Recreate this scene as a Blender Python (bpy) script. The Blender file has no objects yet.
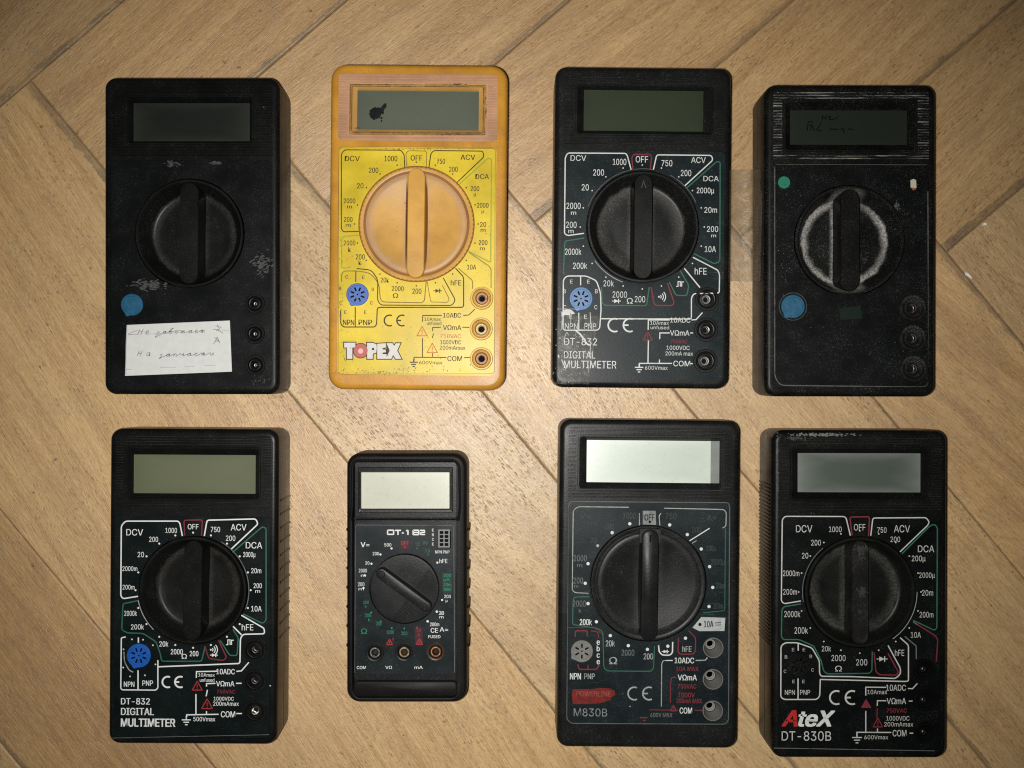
import bpy, bmesh, math, random
from mathutils import Vector, Matrix

SC = bpy.context.scene
COL = SC.collection
F = 1066.0            # focal length in photo pixels
CAMZ = 456.0          # camera height in mm
rnd = random.Random(7)

# ------------------------------------------------------------------ materials
MATS = {}
def newmat(name):
    m = bpy.data.materials.new(name); m.use_nodes = True
    nt = m.node_tree; b = nt.nodes['Principled BSDF']
    return m, nt, b
def N(nt, t, **kw):
    n = nt.nodes.new(t)
    for k, v in kw.items():
        if k in n.inputs: n.inputs[k].default_value = v
        else: setattr(n, k, v)
    return n
def math_n(nt, op, a=None, b=None, c=None, clamp=False):
    n = nt.nodes.new('ShaderNodeMath'); n.operation = op; n.use_clamp = clamp
    for i, x in enumerate((a, b, c)):
        if x is None: continue
        if isinstance(x, (int, float)): n.inputs[i].default_value = x
        else: nt.links.new(x, n.inputs[i])
    return n.outputs[0]
def mixc(nt, fac, a, b, mode='MIX'):
    n = nt.nodes.new('ShaderNodeMix'); n.data_type = 'RGBA'; n.blend_type = mode
    for sock, x in ((n.inputs[0], fac), (n.inputs[6], a), (n.inputs[7], b)):
        if isinstance(x, (int, float)): sock.default_value = x
        elif isinstance(x, tuple): sock.default_value = (*x, 1) if len(x) == 3 else x
        else: nt.links.new(x, sock)
    return n.outputs[2]
def maprange(nt, v, a, b, c=0., d=1., smooth=False):
    n = nt.nodes.new('ShaderNodeMapRange')
    if smooth: n.interpolation_type = 'SMOOTHSTEP'
    nt.links.new(v, n.inputs[0])
    for i, x in enumerate((a, b, c, d)): n.inputs[i+1].default_value = x
    return n.outputs[0]
def noise(nt, vec, scale, detail=3, rough=.55, dist=0.):
    n = nt.nodes.new('ShaderNodeTexNoise'); nt.links.new(vec, n.inputs['Vector'])
    n.inputs['Scale'].default_value = scale; n.inputs['Detail'].default_value = detail
    n.inputs['Roughness'].default_value = rough; n.inputs['Distortion'].default_value = dist
    return n.outputs[0]
def bump(nt, b, h, strength, dist):
    n = nt.nodes.new('ShaderNodeBump'); n.inputs['Strength'].default_value = strength
    n.inputs['Distance'].default_value = dist; nt.links.new(h, n.inputs['Height'])
    nt.links.new(n.outputs[0], b.inputs['Normal'])

def plastic(name, col, rough=.42, spec=.5, streak=False, dust=.0, dustcol=(.16, .155, .14), blot=0., blotcol=(.3, .2, .15), scratch=0., grain=.25, seed=0., ring=None):
    """moulded plastic: fine moulding grain, dust specks, worn blotches, scratches; ring = (r_inner, r_outer, half_rib, amount, colour)"""
    if name in MATS: return MATS[name]
    if max(col) < .03: col = tuple(x*.6 for x in col); dustcol = tuple(x*.85 for x in dustcol); spec *= .7
    m, nt, b = newmat(name)
    tc = nt.nodes.new('ShaderNodeTexCoord')
    mp = nt.nodes.new('ShaderNodeMapping'); mp.inputs['Location'].default_value = (seed, seed*.7, 0)
    nt.links.new(tc.outputs['Object'], mp.inputs[0]); v = mp.outputs[0]
    c = col
    n1 = noise(nt, v, 55, 4, .6)
    c = mixc(nt, maprange(nt, n1, .3, .7), tuple(x*.8 for x in col), tuple(min(1, x*1.25) for x in col))
    if blot > 0:
        if streak:
            mps = nt.nodes.new('ShaderNodeMapping'); mps.inputs['Scale'].default_value = (70, 950, 20); nt.links.new(tc.outputs['Object'], mps.inputs[0])
            n2 = noise(nt, mps.outputs[0], 1, 4, .7)
        else: n2 = noise(nt, v, 70, 6, .7, .4)
        c = mixc(nt, math_n(nt, 'MULTIPLY', maprange(nt, n2, .5, .72), blot), c, blotcol)
    rsrc = maprange(nt, n1, .3, .7, rough-.12, rough)
    if dust > 0:
        n3 = noise(nt, v, 2600, 2, .5); n4 = noise(nt, v, 110, 3, .6)
        d = math_n(nt, 'MULTIPLY', maprange(nt, n3, .58, .72), maprange(nt, n4, .35, .65))
        c = mixc(nt, math_n(nt, 'MULTIPLY', d, dust, clamp=True), c, dustcol)
    if scratch > 0:
        mp2 = nt.nodes.new('ShaderNodeMapping'); mp2.inputs['Rotation'].default_value = (0, 0, .5+seed)
        mp2.inputs['Scale'].default_value = (60, 2600, 60); nt.links.new(tc.outputs['Object'], mp2.inputs[0])
        n5 = noise(nt, mp2.outputs[0], 1, 2, .5)
        n6 = noise(nt, v, 90, 2, .5)
        s = math_n(nt, 'MULTIPLY', maprange(nt, n5, .68, .76), maprange(nt, n6, .48, .62))
        c = mixc(nt, math_n(nt, 'MULTIPLY', s, scratch, clamp=True), c, dustcol)
    if ring:
        r0, r1, hr, amt, rc = ring[:5]
        sx = nt.nodes.new('ShaderNodeSeparateXYZ'); nt.links.new(tc.outputs['Object'], sx.inputs[0])
        r = math_n(nt, 'SQRT', math_n(nt, 'ADD', math_n(nt, 'POWER', sx.outputs[0], 2.), math_n(nt, 'POWER', sx.outputs[1], 2.)))
        ax = math_n(nt, 'ABSOLUTE', sx.outputs[0])
        wob = noise(nt, v, 260, 3, .6)
        rr = math_n(nt, 'ADD', r, math_n(nt, 'MULTIPLY', math_n(nt, 'SUBTRACT', wob, .5), .0025))
        a1 = maprange(nt, rr, r0, r1, 0, 1, True)
        a1b = maprange(nt, rr, r1+.0012, r1+.0001, 0, 1, True)
        a2 = maprange(nt, ax, hr+.0022, hr+.0003, 0, .75, True)
        inside = maprange(nt, r, r1+.0006, r1-.0005, 0, 1)
        a = math_n(nt, 'MAXIMUM', math_n(nt, 'MULTIPLY', a1, a1b), math_n(nt, 'MULTIPLY', a2, inside))
        if len(ring) > 5:
            a3 = math_n(nt, 'MULTIPLY', maprange(nt, rr, .0160, .0185, 0, 1, True), maprange(nt, ax, .0082, .0045, 0, .8, True))
            a3 = math_n(nt, 'MULTIPLY', a3, maprange(nt, r, .0215, .0195, 0, 1, True))
            a = math_n(nt, 'MAXIMUM', a, a3)
        grainy = maprange(nt, noise(nt, v, 1300, 3, .75), .38, .6, .25, 1)
        big = maprange(nt, noise(nt, v, 45, 2, .5), .32, .6, .35, 1)
        a = math_n(nt, 'MULTIPLY', math_n(nt, 'MULTIPLY', a, grainy), math_n(nt, 'MULTIPLY', big, amt), clamp=True)
        c = mixc(nt, a, c, rc)
    if isinstance(c, tuple): b.inputs['Base Color'].default_value = (*c, 1)
    else: nt.links.new(c, b.inputs['Base Color'])
    nt.links.new(rsrc, b.inputs['Roughness'])
    b.inputs['Specular IOR Level'].default_value = spec*.45
    g = noise(nt, v, 1400, 2, .5)
    bump(nt, b, g, grain, .00012)
    MATS[name] = m
    return m

def ink(name, col, wear=.0, base=(.014, .014, .014), rough=.5, seed=0.):
    if name in MATS: return MATS[name]
    m, nt, b = newmat(name)
    tc = nt.nodes.new('ShaderNodeTexCoord')
    n1 = noise(nt, tc.outputs['Object'], 420, 3, .65); n2 = noise(nt, tc.outputs['Object'], 60, 2, .5)
    w = math_n(nt, 'MULTIPLY', maprange(nt, n1, .42, .66), maprange(nt, n2, .3, .7, .25, 1.))
    c = mixc(nt, math_n(nt, 'MULTIPLY', w, wear, clamp=True), col, base)
    nt.links.new(c, b.inputs['Base Color'])
    b.inputs['Roughness'].default_value = rough; b.inputs['Specular IOR Level'].default_value = .18
    MATS[name] = m
    return m

def simple(name, col, rough=.4, metal=0., spec=.5, coat=0., nscale=200., namp=.15, bmp=0.):
    if name in MATS: return MATS[name]
    m, nt, b = newmat(name)
    tc = nt.nodes.new('ShaderNodeTexCoord')
    n1 = noise(nt, tc.outputs['Object'], nscale, 4, .6)
    f = maprange(nt, n1, .3, .7)
    c = mixc(nt, f, tuple(x*(1-namp) for x in col), tuple(min(1, x*(1+namp)) for x in col))
    nt.links.new(c, b.inputs['Base Color'])
    nt.links.new(maprange(nt, n1, .3, .7, rough*.85, rough*1.15), b.inputs['Roughness'])
    b.inputs['Metallic'].default_value = metal; b.inputs['Specular IOR Level'].default_value = spec
    b.inputs['Coat Weight'].default_value = coat; b.inputs['Coat Roughness'].default_value = .15
    if bmp: bump(nt, b, n1, bmp, .0003)
    MATS[name] = m
    return m

def lcd(name, col, edge, rough=.28, spec=.6, metal=0., seed=0., speck=.25, size=(.05, .016), fade=.3):
    """liquid crystal glass: base colour holds some flash reflection, tone shifts towards the rim"""
    if name in MATS: return MATS[name]
    m, nt, b = newmat(name)
    tc = nt.nodes.new('ShaderNodeTexCoord')
    sp = nt.nodes.new('ShaderNodeSeparateXYZ'); nt.links.new(tc.outputs['Generated'], sp.inputs[0])
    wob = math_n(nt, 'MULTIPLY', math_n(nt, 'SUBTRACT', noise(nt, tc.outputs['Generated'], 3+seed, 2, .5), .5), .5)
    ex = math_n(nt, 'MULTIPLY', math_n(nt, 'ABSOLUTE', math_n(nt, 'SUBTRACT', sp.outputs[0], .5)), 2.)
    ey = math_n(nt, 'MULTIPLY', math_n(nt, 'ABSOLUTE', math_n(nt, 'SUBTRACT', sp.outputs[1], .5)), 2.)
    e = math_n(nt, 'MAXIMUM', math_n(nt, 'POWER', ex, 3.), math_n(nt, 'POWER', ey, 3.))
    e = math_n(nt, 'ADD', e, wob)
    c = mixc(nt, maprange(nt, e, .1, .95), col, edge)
    n3 = noise(nt, tc.outputs['Object'], 2200, 2, .5); n4 = noise(nt, tc.outputs['Object'], 300, 3, .6)
    if speck:
        s = math_n(nt, 'MULTIPLY', maprange(nt, n3, .56, .7), maprange(nt, n4, .45, .6))
        c = mixc(nt, math_n(nt, 'MULTIPLY', s, speck), c, tuple(x*.45 for x in col))
    nt.links.new(c, b.inputs['Base Color'])
    b.inputs['Roughness'].default_value = rough; b.inputs['Metallic'].default_value = metal
    b.inputs['Specular IOR Level'].default_value = spec
    bump(nt, b, n4, .05, .0002)
    MATS[name] = m
    return m

def wood():
    m, nt, b = newmat('beech_parquet')
    uv = nt.nodes.new('ShaderNodeUVMap'); uv.uv_map = 'grain'
    at = nt.nodes.new('ShaderNodeAttribute'); at.attribute_name = 'plank'
    sa = nt.nodes.new('ShaderNodeSeparateColor'); nt.links.new(at.outputs['Color'], sa.inputs[0])
    tone, fleckd, fig = sa.outputs
    def scaled(sx, sy, ox=0., rot=0.):
        mp = nt.nodes.new('ShaderNodeMapping'); mp.inputs['Scale'].default_value = (sx, sy, 1)
        mp.inputs['Location'].default_value = (ox, ox*.37, 0); mp.inputs['Rotation'].default_value = (0, 0, rot)
        nt.links.new(uv.outputs[0], mp.inputs[0]); return mp.outputs[0]
    # broad figure
    nb = noise(nt, scaled(.007, .075), 1, 5, .6, .9)
    warm = mixc(nt, maprange(nt, fleckd, .3, .9), (.42, .225, .082), (.42, .26, .115)); warm2 = mixc(nt, maprange(nt, fleckd, .3, .9), (.66, .42, .175), (.66, .475, .235))
    col = mixc(nt, maprange(nt, nb, .34, .66), warm, warm2)
    nb2 = noise(nt, scaled(.012, .22, 63), 1, 4, .6, .5)
    col = mixc(nt, math_n(nt, 'MULTIPLY', maprange(nt, nb2, .52, .70), .65), col, (.31, .14, .042))
    # cathedral figure on some planks
    nf = noise(nt, scaled(.008, .035, 40), 1, 2, .5, .3)
    wv = math_n(nt, 'SINE', math_n(nt, 'MULTIPLY', nf, 70.))
    wvm = math_n(nt, 'MULTIPLY', maprange(nt, wv, .1, 1., 0, .42, True), fig)
    col = mixc(nt, wvm, col, (.29, .17, .078))
    # fine fibres
    nfib = noise(nt, scaled(.045, 2.1, 3), 1, 4, .6)
    col = mixc(nt, maprange(nt, nfib, .3, .7), tuple(x for x in (.8, .78, .74)), (1.08, 1.09, 1.1), 'MULTIPLY') if False else mixc(nt, .34, col, mixc(nt, maprange(nt, nfib, .36, .66), (.27, .14, .050), (.68, .47, .215)))
    # short dark ray flecks
    def fleck(sx, sy, off, thr, rot=0.):
        vo = nt.nodes.new('ShaderNodeTexVoronoi'); vo.feature = 'F1'; vo.inputs['Scale'].default_value = 1
        vo.inputs['Randomness'].default_value = 1
        nt.links.new(scaled(sx, sy, off, rot), vo.inputs['Vector'])
        sc_ = nt.nodes.new('ShaderNodeSeparateColor'); nt.links.new(vo.outputs['Color'], sc_.inputs[0])
        present = maprange(nt, sc_.outputs[0], .35, .8)
        return math_n(nt, 'MULTIPLY', maprange(nt, vo.outputs['Distance'], thr, thr*.6), present)
    f1 = fleck(.24, 1.05, 5, .30, .16)
    f2 = fleck(.42, 1.7, 17, .36, .12)
    f3 = fleck(.1, .9, 29, .18, .02)
    ff = math_n(nt, 'MAXIMUM', f1, math_n(nt, 'MAXIMUM', math_n(nt, 'MULTIPLY', f2, .8), math_n(nt, 'MULTIPLY', f3, .8)))
    patch = maprange(nt, noise(nt, scaled(.02, .05, 9), 1, 3, .6), .36, .62, .12, 1.)
    ff = math_n(nt, 'MULTIPLY', math_n(nt, 'MULTIPLY', ff, patch), maprange(nt, fleckd, 0, 1, .45, 1.1))
    col = mixc(nt, math_n(nt, 'MULTIPLY', ff, .95, clamp=True), col, (.17, .085, .036))
    # pixel-fine pores: the open grain of beech
    p1 = noise(nt, scaled(.26, 2.7, 51, .10), 1, 3, .65)
    p2 = noise(nt, scaled(.16, 1.6, 77, .16), 1, 2, .6)
    col = mixc(nt, math_n(nt, 'MULTIPLY', maprange(nt, p1, .52, .68), .36), col, (.185, .10, .040))
    col = mixc(nt, math_n(nt, 'MULTIPLY', maprange(nt, p2, .54, .70), .36), col, (.19, .10, .040))
    col = mixc(nt, math_n(nt, 'MULTIPLY', maprange(nt, p1, .46, .32), .40), col, (.80, .60, .34))
    # dirt rubbed into the lacquer, independent of the planks
    geo = nt.nodes.new('ShaderNodeNewGeometry')
    nd = noise(nt, geo.outputs['Position'], 9, 5, .6); nd2 = noise(nt, geo.outputs['Position'], 60, 4, .65)
    col = mixc(nt, math_n(nt, 'MULTIPLY', maprange(nt, nd, .45, .7), .28), col, (.25, .175, .10))
    col = mixc(nt, math_n(nt, 'MULTIPLY', maprange(nt, nd2, .52, .75), .3), col, (.25, .18, .11))
    nglint = noise(nt, geo.outputs['Position'], 1100, 2, .6)
    col = mixc(nt, math_n(nt, 'MULTIPLY', maprange(nt, nglint, .4, .7), .14), col, (.80, .60, .36))  # pale specks painted in as small glints on the lacquer
    # grime drawn out of the joints, uneven along them
    uv2 = nt.nodes.new('ShaderNodeUVMap'); uv2.uv_map = 'edge'
    s2 = nt.nodes.new('ShaderNodeSeparateXYZ'); nt.links.new(uv2.outputs[0], s2.inputs[0])
    ed = math_n(nt, 'MINIMUM', s2.outputs[0], s2.outputs[1])
    ne = noise(nt, geo.outputs['Position'], 75, 5, .75); ne2 = noise(nt, geo.outputs['Position'], 400, 3, .7)
    wdt = math_n(nt, 'ADD', maprange(nt, ne, .4, .66, .15, 1.15), math_n(nt, 'MULTIPLY', math_n(nt, 'SUBTRACT', ne2, .5), 2.4))
    gr = math_n(nt, 'DIVIDE', math_n(nt, 'SUBTRACT', wdt, ed), .7, clamp=True)
    col = mixc(nt, math_n(nt, 'MULTIPLY', gr, maprange(nt, ne, .3, .65, .25, .8)), col, (.17, .12, .07))
    ns = noise(nt, geo.outputs['Position'], 330, 1, .5)
    col = mixc(nt, math_n(nt, 'MULTIPLY', maprange(nt, ns, .74, .78), .6), col, (.12, .07, .035))
    tn = nt.nodes.new('ShaderNodeCombineColor')
    for i in range(3):
        nt.links.new(maprange(nt, tone, 0, 1, (.76, .71, .65)[i], (1.17, 1.2, 1.23)[i]), tn.inputs[i])
    col = mixc(nt, 1., col, tn.outputs[0], 'MULTIPLY')
    nt.links.new(col, b.inputs['Base Color'])
    nt.links.new(maprange(nt, nfib, .3, .7, .34, .52), b.inputs['Roughness'])
    b.inputs['Specular IOR Level'].default_value = .8
    hh = math_n(nt, 'SUBTRACT', math_n(nt, 'MULTIPLY', nfib, .5), math_n(nt, 'MULTIPLY', ff, .8))
    hh = math_n(nt, 'ADD', hh, math_n(nt, 'MULTIPLY', nd2, 1.2))
    hh = math_n(nt, 'ADD', hh, math_n(nt, 'MULTIPLY', math_n(nt, 'ADD', math_n(nt, 'MULTIPLY', nglint, .55), p1), .45))
    bump(nt, b, hh, .75, .00028)
    return m

# ------------------------------------------------------------------ geometry helpers (all in millimetres)
class MB:
    def __init__(s):
        s.bm = bmesh.new(); s.mats = []
    def mi(s, mat):
        if mat not in s.mats: s.mats.append(mat)
        return s.mats.index(mat)
    def face(s, vs, mat):
        try: f = s.bm.faces.new(vs)
        except ValueError: return None
        f.material_index = s.mi(mat); return f
    def poly(s, pts, z, mat):
        vs = [s.bm.verts.new((p[0], p[1], p[2] if len(p) > 2 else z)) for p in pts]
        f = s.face(vs, mat)
        if f:
            f.normal_update()
            if f.normal.z < 0: f.normal_flip()
        return f
    def loft(s, rings, mat, cap0=False, cap1=False, closed=True):
        rv = [[s.bm.verts.new(p) for p in r] for r in rings]
        n = len(rv[0])
        for a, b in zip(rv, rv[1:]):
            for i in range(n if closed else n-1):
                j = (i+1) % n
                s.face([a[i], a[j], b[j], b[i]], mat)
        if cap0: s.face(list(reversed(rv[0])), mat)
        if cap1: s.face(rv[-1], mat)
        return rv
    def plate(s, outer, holes, z, mat):
        """flat sheet with holes, facing up"""
        edges = []
        for loop in [outer]+holes:
            vs = [s.bm.verts.new((p[0], p[1], z)) for p in loop]
            edges += [s.bm.edges.new((vs[i], vs[(i+1) % len(vs)])) for i in range(len(vs))]
        r = bmesh.ops.triangle_fill(s.bm, use_beauty=True, use_dissolve=False, edges=edges)
        for g in r['geom']:
            if isinstance(g, bmesh.types.BMFace):
                g.material_index = s.mi(mat); g.normal_update()
                if g.normal.z < 0: g.normal_flip()
    def lathe(s, prof, cx, cy, mat, seg=64, cap0=False, cap1=False, knurl=None):
        rings = []
        for r, z in prof:
            ring = []
            for i in range(seg):
                a = 2*math.pi*i/seg
                rr = r
                if knurl and r >= knurl[0]: rr = r*(1+knurl[1]*(1 if i % 2 else -1))
                ring.append((cx+rr*math.cos(a), cy+rr*math.sin(a), z))
            rings.append(ring)
        s.loft(rings, mat, cap0, cap1)
    def box(s, x0, x1, y0, y1, z0, z1, mat, M=None):
        c = [(x0, y0), (x1, y0), (x1, y1), (x0, y1)]
        r = [[Vector((p[0], p[1], z)) for p in c] for z in (z0, z1)]
        if M: r = [[M @ p for p in q] for q in r]
        s.loft(r, mat, True, True)
    def tube(s, pts, r, mat, seg=8, closed=False):
        rings = []
        n = len(pts)
        for i, p in enumerate(pts):
            p = Vector(p)
            a = Vector(pts[i-1] if (i > 0 or closed) else pts[i]); b = Vector(pts[(i+1) % n] if (i < n-1 or closed) else pts[i])
            t = (b-a).normalized(); up = Vector((0, 0, 1)); sd = t.cross(up).normalized(); u2 = sd.cross(t)
            rings.append([p+sd*r*math.cos(2*math.pi*k/seg)+u2*r*math.sin(2*math.pi*k/seg) for k in range(seg)])
        if closed: rings.append(rings[0])
        s.loft(rings, mat, not closed, not closed)
    def build(s, name, parent=None, loc=(0, 0, 0), sharp=35, label=None):
        bmesh.ops.remove_doubles(s.bm, verts=s.bm.verts, dist=1e-5)
        me = bpy.data.meshes.new(name)
        for v in s.bm.verts: v.co = (v.co-Vector(loc))*.001
        s.bm.to_mesh(me); s.bm.free()
        for m in s.mats: me.materials.append(m)
        me.shade_smooth(); me.set_sharp_from_angle(angle=math.radians(sharp))
        o = bpy.data.objects.new(name, me); COL.objects.link(o)
        o.location = Vector(loc)*.001
        if parent: o.parent = parent
        if label: o['label'] = label
        return o

def rrect(cx, cy, w, h, r, n=6):
    pts = []
    r = min(r, w/2-.01, h/2-.01)
    for (sx, sy, a0) in ((1, 1, 0), (-1, 1, 90), (-1, -1, 180), (1, -1, 270)):
        for i in range(n+1):
            a = math.radians(a0+90*i/n)
            pts.append((cx+sx*(w/2-r)+r*math.cos(a), cy+sy*(h/2-r)+r*math.sin(a)))
    return pts
def circ(cx, cy, r, n=48): return [(cx+r*math.cos(2*math.pi*i/n), cy+r*math.sin(2*math.pi*i/n)) for i in range(n)]
def z3(loop, z): return [(p[0], p[1], z) for p in loop]
def fillet(pts, r, closed=False, n=5):
    if r <= 0: return pts
    out = []; L = len(pts)
    for i, p in enumerate(pts):
        if not closed and i in (0, L-1): out.append(p); continue
        a = Vector(pts[i-1]); b = Vector(pts[(i+1) % L]); p = Vector(p)
        d1 = (a-p); d2 = (b-p); t = min(r, d1.length*.48, d2.length*.48)
        if t < 1e-6: out.append(tuple(p)); continue
        s = p+d1.normalized()*t; e = p+d2.normalized()*t
        for k in range(n+1):
            u = k/n; out.append(tuple(s*(1-u)**2+p*2*u*(1-u)+e*u*u))
    return out

_TX = {}
FONT = None
try:      # Blender's own interface font, shipped with the program
    import os
    FONT = bpy.data.fonts.load(os.path.join(bpy.utils.system_resource('DATAFILES'), 'fonts', 'Inter.woff2'))
except Exception:
    FONT = None
def textmesh(s):
    key = s
    if key not in _TX:
        c = bpy.data.curves.new('t', 'FONT'); c.body = s; c.size = 1; c.resolution_u = 4
        if FONT: c.font = FONT
        o = bpy.data.objects.new('t', c); COL.objects.link(o)
        bpy.context.view_layer.update()
        me = bpy.data.meshes.new_from_object(o.evaluated_get(bpy.context.evaluated_depsgraph_get()))
        vs = [(v.co.x, v.co.y) for v in me.vertices]; fs = [tuple(p.vertices) for p in me.polygons]
        bpy.data.objects.remove(o); bpy.data.curves.remove(c); bpy.data.meshes.remove(me)
        _TX[key] = (vs, fs)
    return _TX[key]

def capheight():
    vs, fs = textmesh('H'); return max(v[1] for v in vs)
CAP = None
# ------------------------------------------------------------------ a meter: photo pixels -> its own millimetres
class Meter:
    def __init__(s, name, label, cx, cy, w, h, rot, H):
        s.H = H; s.rot = math.radians(rot); k = (CAMZ-H)/F; s.k = k
        s.ox, s.oy = (cx-512)*k, (384-cy)*k
        s.w, s.h = (w+(1.8 if H > 25.5 else 0))*k, (h+(1.6 if H > 25.5 else 0))*k
        s.root = bpy.data.objects.new(name, None); COL.objects.link(s.root)
        s.root.empty_display_size = .02
        s.root.location = (s.ox*.001, s.oy*.001, 0); s.root.rotation_euler = (0, 0, -s.rot)
        s.root['label'] = label; s.root['category'] = 'multimeter'
        s.root['group'] = 'multimeters laid in two rows on the parquet'
    def L(s, p, z=None):
        z = s.H if z is None else z
        k = (CAMZ-z)/F
        x, y = (p[0]-512)*k-s.ox, (384-p[1])*k-s.oy
        c, q = math.cos(s.rot), math.sin(s.rot)
        return (x*c-y*q, x*q+y*c)
    def rect(s, x0, y0, x1, y1, r=0., z=None, grow=0., n=4):
        """axis-aligned rounded rectangle in the meter's own frame from photo pixel bounds"""
        z = s.H if z is None else z; k = (CAMZ-z)/F
        c = s.L(((x0+x1)/2, (y0+y1)/2), z)
        return rrect(c[0], c[1], (x1-x0)*k+2*grow, (y1-y0)*k+2*grow, max(r+grow, .05), n)

class Print:
    """flat ink printed on a plate"""
    def __init__(s, mb, M, z): s.mb, s.M, s.z, s.Z = mb, M, z, (0, 0, 1)
    def zoom(s, x0, y0, sc): s.Z = (x0, y0, sc)
    def P(s, p): return s.M.L((s.Z[0]+p[0]/s.Z[2], s.Z[1]+p[1]/s.Z[2]), s.z)
    def u(s): return (CAMZ-s.z)/F/s.Z[2]     # one zoomed unit in mm
    def nz(s): s.z += .0018; return s.z
    def raw(s, pts, w, mat, closed=False):
        z = s.nz(); n = len(pts)
        P = [Vector(p) for p in pts]; Lf, Rt = [], []
        for i in range(n):
            a = P[i-1] if (i > 0 or closed) else None; b = P[(i+1) % n] if (i < n-1 or closed) else None
            if a is None: t = (b-P[i]).normalized(); nn = Vector((-t.y, t.x)); sc = 1
            elif b is None: t = (P[i]-a).normalized(); nn = Vector((-t.y, t.x)); sc = 1
            else:
                t1 = (P[i]-a); t2 = (b-P[i])
                if t1.length < 1e-7 or t2.length < 1e-7: t1 = t2 = (b-a)
                t1 = t1.normalized(); t2 = t2.normalized()
                t = (t1+t2); t = t.normalized() if t.length > 1e-6 else t1
                nn = Vector((-t.y, t.x)); sc = min(1.8, 1/max(.3, nn.dot(Vector((-t1.y, t1.x)))))
            Lf.append(P[i]+nn*w/2*sc); Rt.append(P[i]-nn*w/2*sc)
        vl = [s.mb.bm.verts.new((p.x, p.y, z)) for p in Lf]; vr = [s.mb.bm.verts.new((p.x, p.y, z)) for p in Rt]
        for i in range(n if closed else n-1):
            j = (i+1) % n
            f = s.mb.face([vr[i], vr[j], vl[j], vl[i]], mat)
    def line(s, pts, mat, w=1.15, r=12, closed=False):
        pts = fillet([tuple(p) for p in pts], r, closed)
        s.raw([s.P(p) for p in pts], w*(CAMZ-s.z)/F, mat, closed)
    def lines(s, segs, mat, w=1.1):
        for a in segs: s.line(a, mat, w, 0)
    def dot(s, x, y, r, mat, n=12):
        z = s.nz(); c = s.P((x, y)); s.mb.poly(circ(c[0], c[1], r*s.u(), n), z, mat)
    def poly(s, pts, mat):
        z = s.nz(); s.mb.poly([s.P(p) for p in pts], z, mat)
    def arc(s, x, y, r, a0, a1, mat, w=1., n=24):
        s.line([(x+r*math.cos(math.radians(a0+(a1-a0)*i/n)), y-r*math.sin(math.radians(a0+(a1-a0)*i/n))) for i in range(n+1)], mat, w, 0)
    def text(s, t, x, y, h, mat, w=None, xs=.66, bold=.022, shear=0., rot=0.):
        global CAP
        if CAP is None: CAP = capheight()
        vs, fs = textmesh(t)
        x0 = min(v[0] for v in vs); x1 = max(v[0] for v in vs)
        u = s.u(); sy = h*u/CAP
        sx = sy*xs if w is None else w*u/(x1-x0)
        cx = (x0+x1)/2; c = s.P((x, y)); ca, sa = math.cos(rot), math.sin(rot)
        d = bold*h*u*1.1
        for ox, oy in (((0, 0),) if bold < .005 else ((-d, -d*.5), (d, d*.5), (d, -d*.5), (-d, d*.5)) if bold > .03 else ((-d, 0), (d, 0))):
            z = s.nz(); bv = []
            for vx, vy in vs:
                lx = (vx-cx)*sx; ly = (vy-CAP/2)*sy; lx += ly*shear+ox; ly += oy
                bv.append(s.mb.bm.verts.new((c[0]+lx*ca-ly*sa, c[1]+lx*sa+ly*ca, z)))
            for f in fs:
                g = s.mb.face([bv[i] for i in f], mat)
                if g:
                    g.normal_update()
                    if g.normal.z < 0: g.normal_flip()
    def texts(s, items, mat, **kw):
        for it in items: s.text(*it[:4], mat, *(it[4:5]), **kw)
    def ce(s, x, y, h, mat, w=1.2):
        r = h/2
        s.arc(x-.55*h, y, r, 65, 295, mat, w, 14)
        s.arc(x+.62*h, y, r, 65, 295, mat, w, 14)
        s.line([(x+.14*h, y), (x+.52*h, y)], mat, w, 0)
    def ground(s, x, y, mat, sc=1.):
        s.line([(x, y-30*sc), (x, y-8*sc)], mat, 1., 0)
        for i, hw in enumerate((24, 15, 7)): s.line([(x-hw*sc, y+(-8+13*i)*sc), (x+hw*sc, y+(-8+13*i)*sc)], mat, 1.1, 0)
    def diode(s, x, y, mat, sc=1.):
        s.line([(x-28*sc, y), (x+28*sc, y)], mat, .8, 0)
        s.poly([(x-14*sc, y-13*sc), (x+12*sc, y), (x-14*sc, y+13*sc)], mat)
        s.line([(x+13*sc, y-14*sc), (x+13*sc, y+14*sc)], mat, 1., 0)
    def sound(s, x, y, mat):
        s.dot(x-20, y, 5, mat)
        for i, r in enumerate((12, 24, 36)): s.arc(x-20, y, r, -45, 45, mat, .9, 8)
    def pulse(s, x, y, mat):
        s.line([(x-20, y+14), (x-10, y+14), (x-10, y-12), (x+2, y-12), (x+2, y+12), (x+10, y+12), (x+10, y-10), (x+22, y-10)], mat, .9, 0)
    def warn(s, x, y, sz, mat):
        h = sz*.5
        s.line([(x, y-h), (x+h, y+h*.8), (x-h, y+h*.8)], mat, 1., 2, True)
        s.line([(x, y-h*.35), (x, y+h*.3)], mat, .9, 0); s.dot(x, y+h*.55, 3, mat, 6)
    def dots(s, cx, cy, r, mat, dr=1.0, n=20, skip=(), a0=0.):
        """range dots round the dial, photo pixels"""
        Z = s.Z; s.Z = (0, 0, 1)
        for i in range(n):
            if i in skip: continue
            a = math.radians(a0+360*i/n); s.dot(cx+r*math.sin(a), cy-r*math.cos(a), dr, mat, 8)
        s.Z = Z
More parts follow.
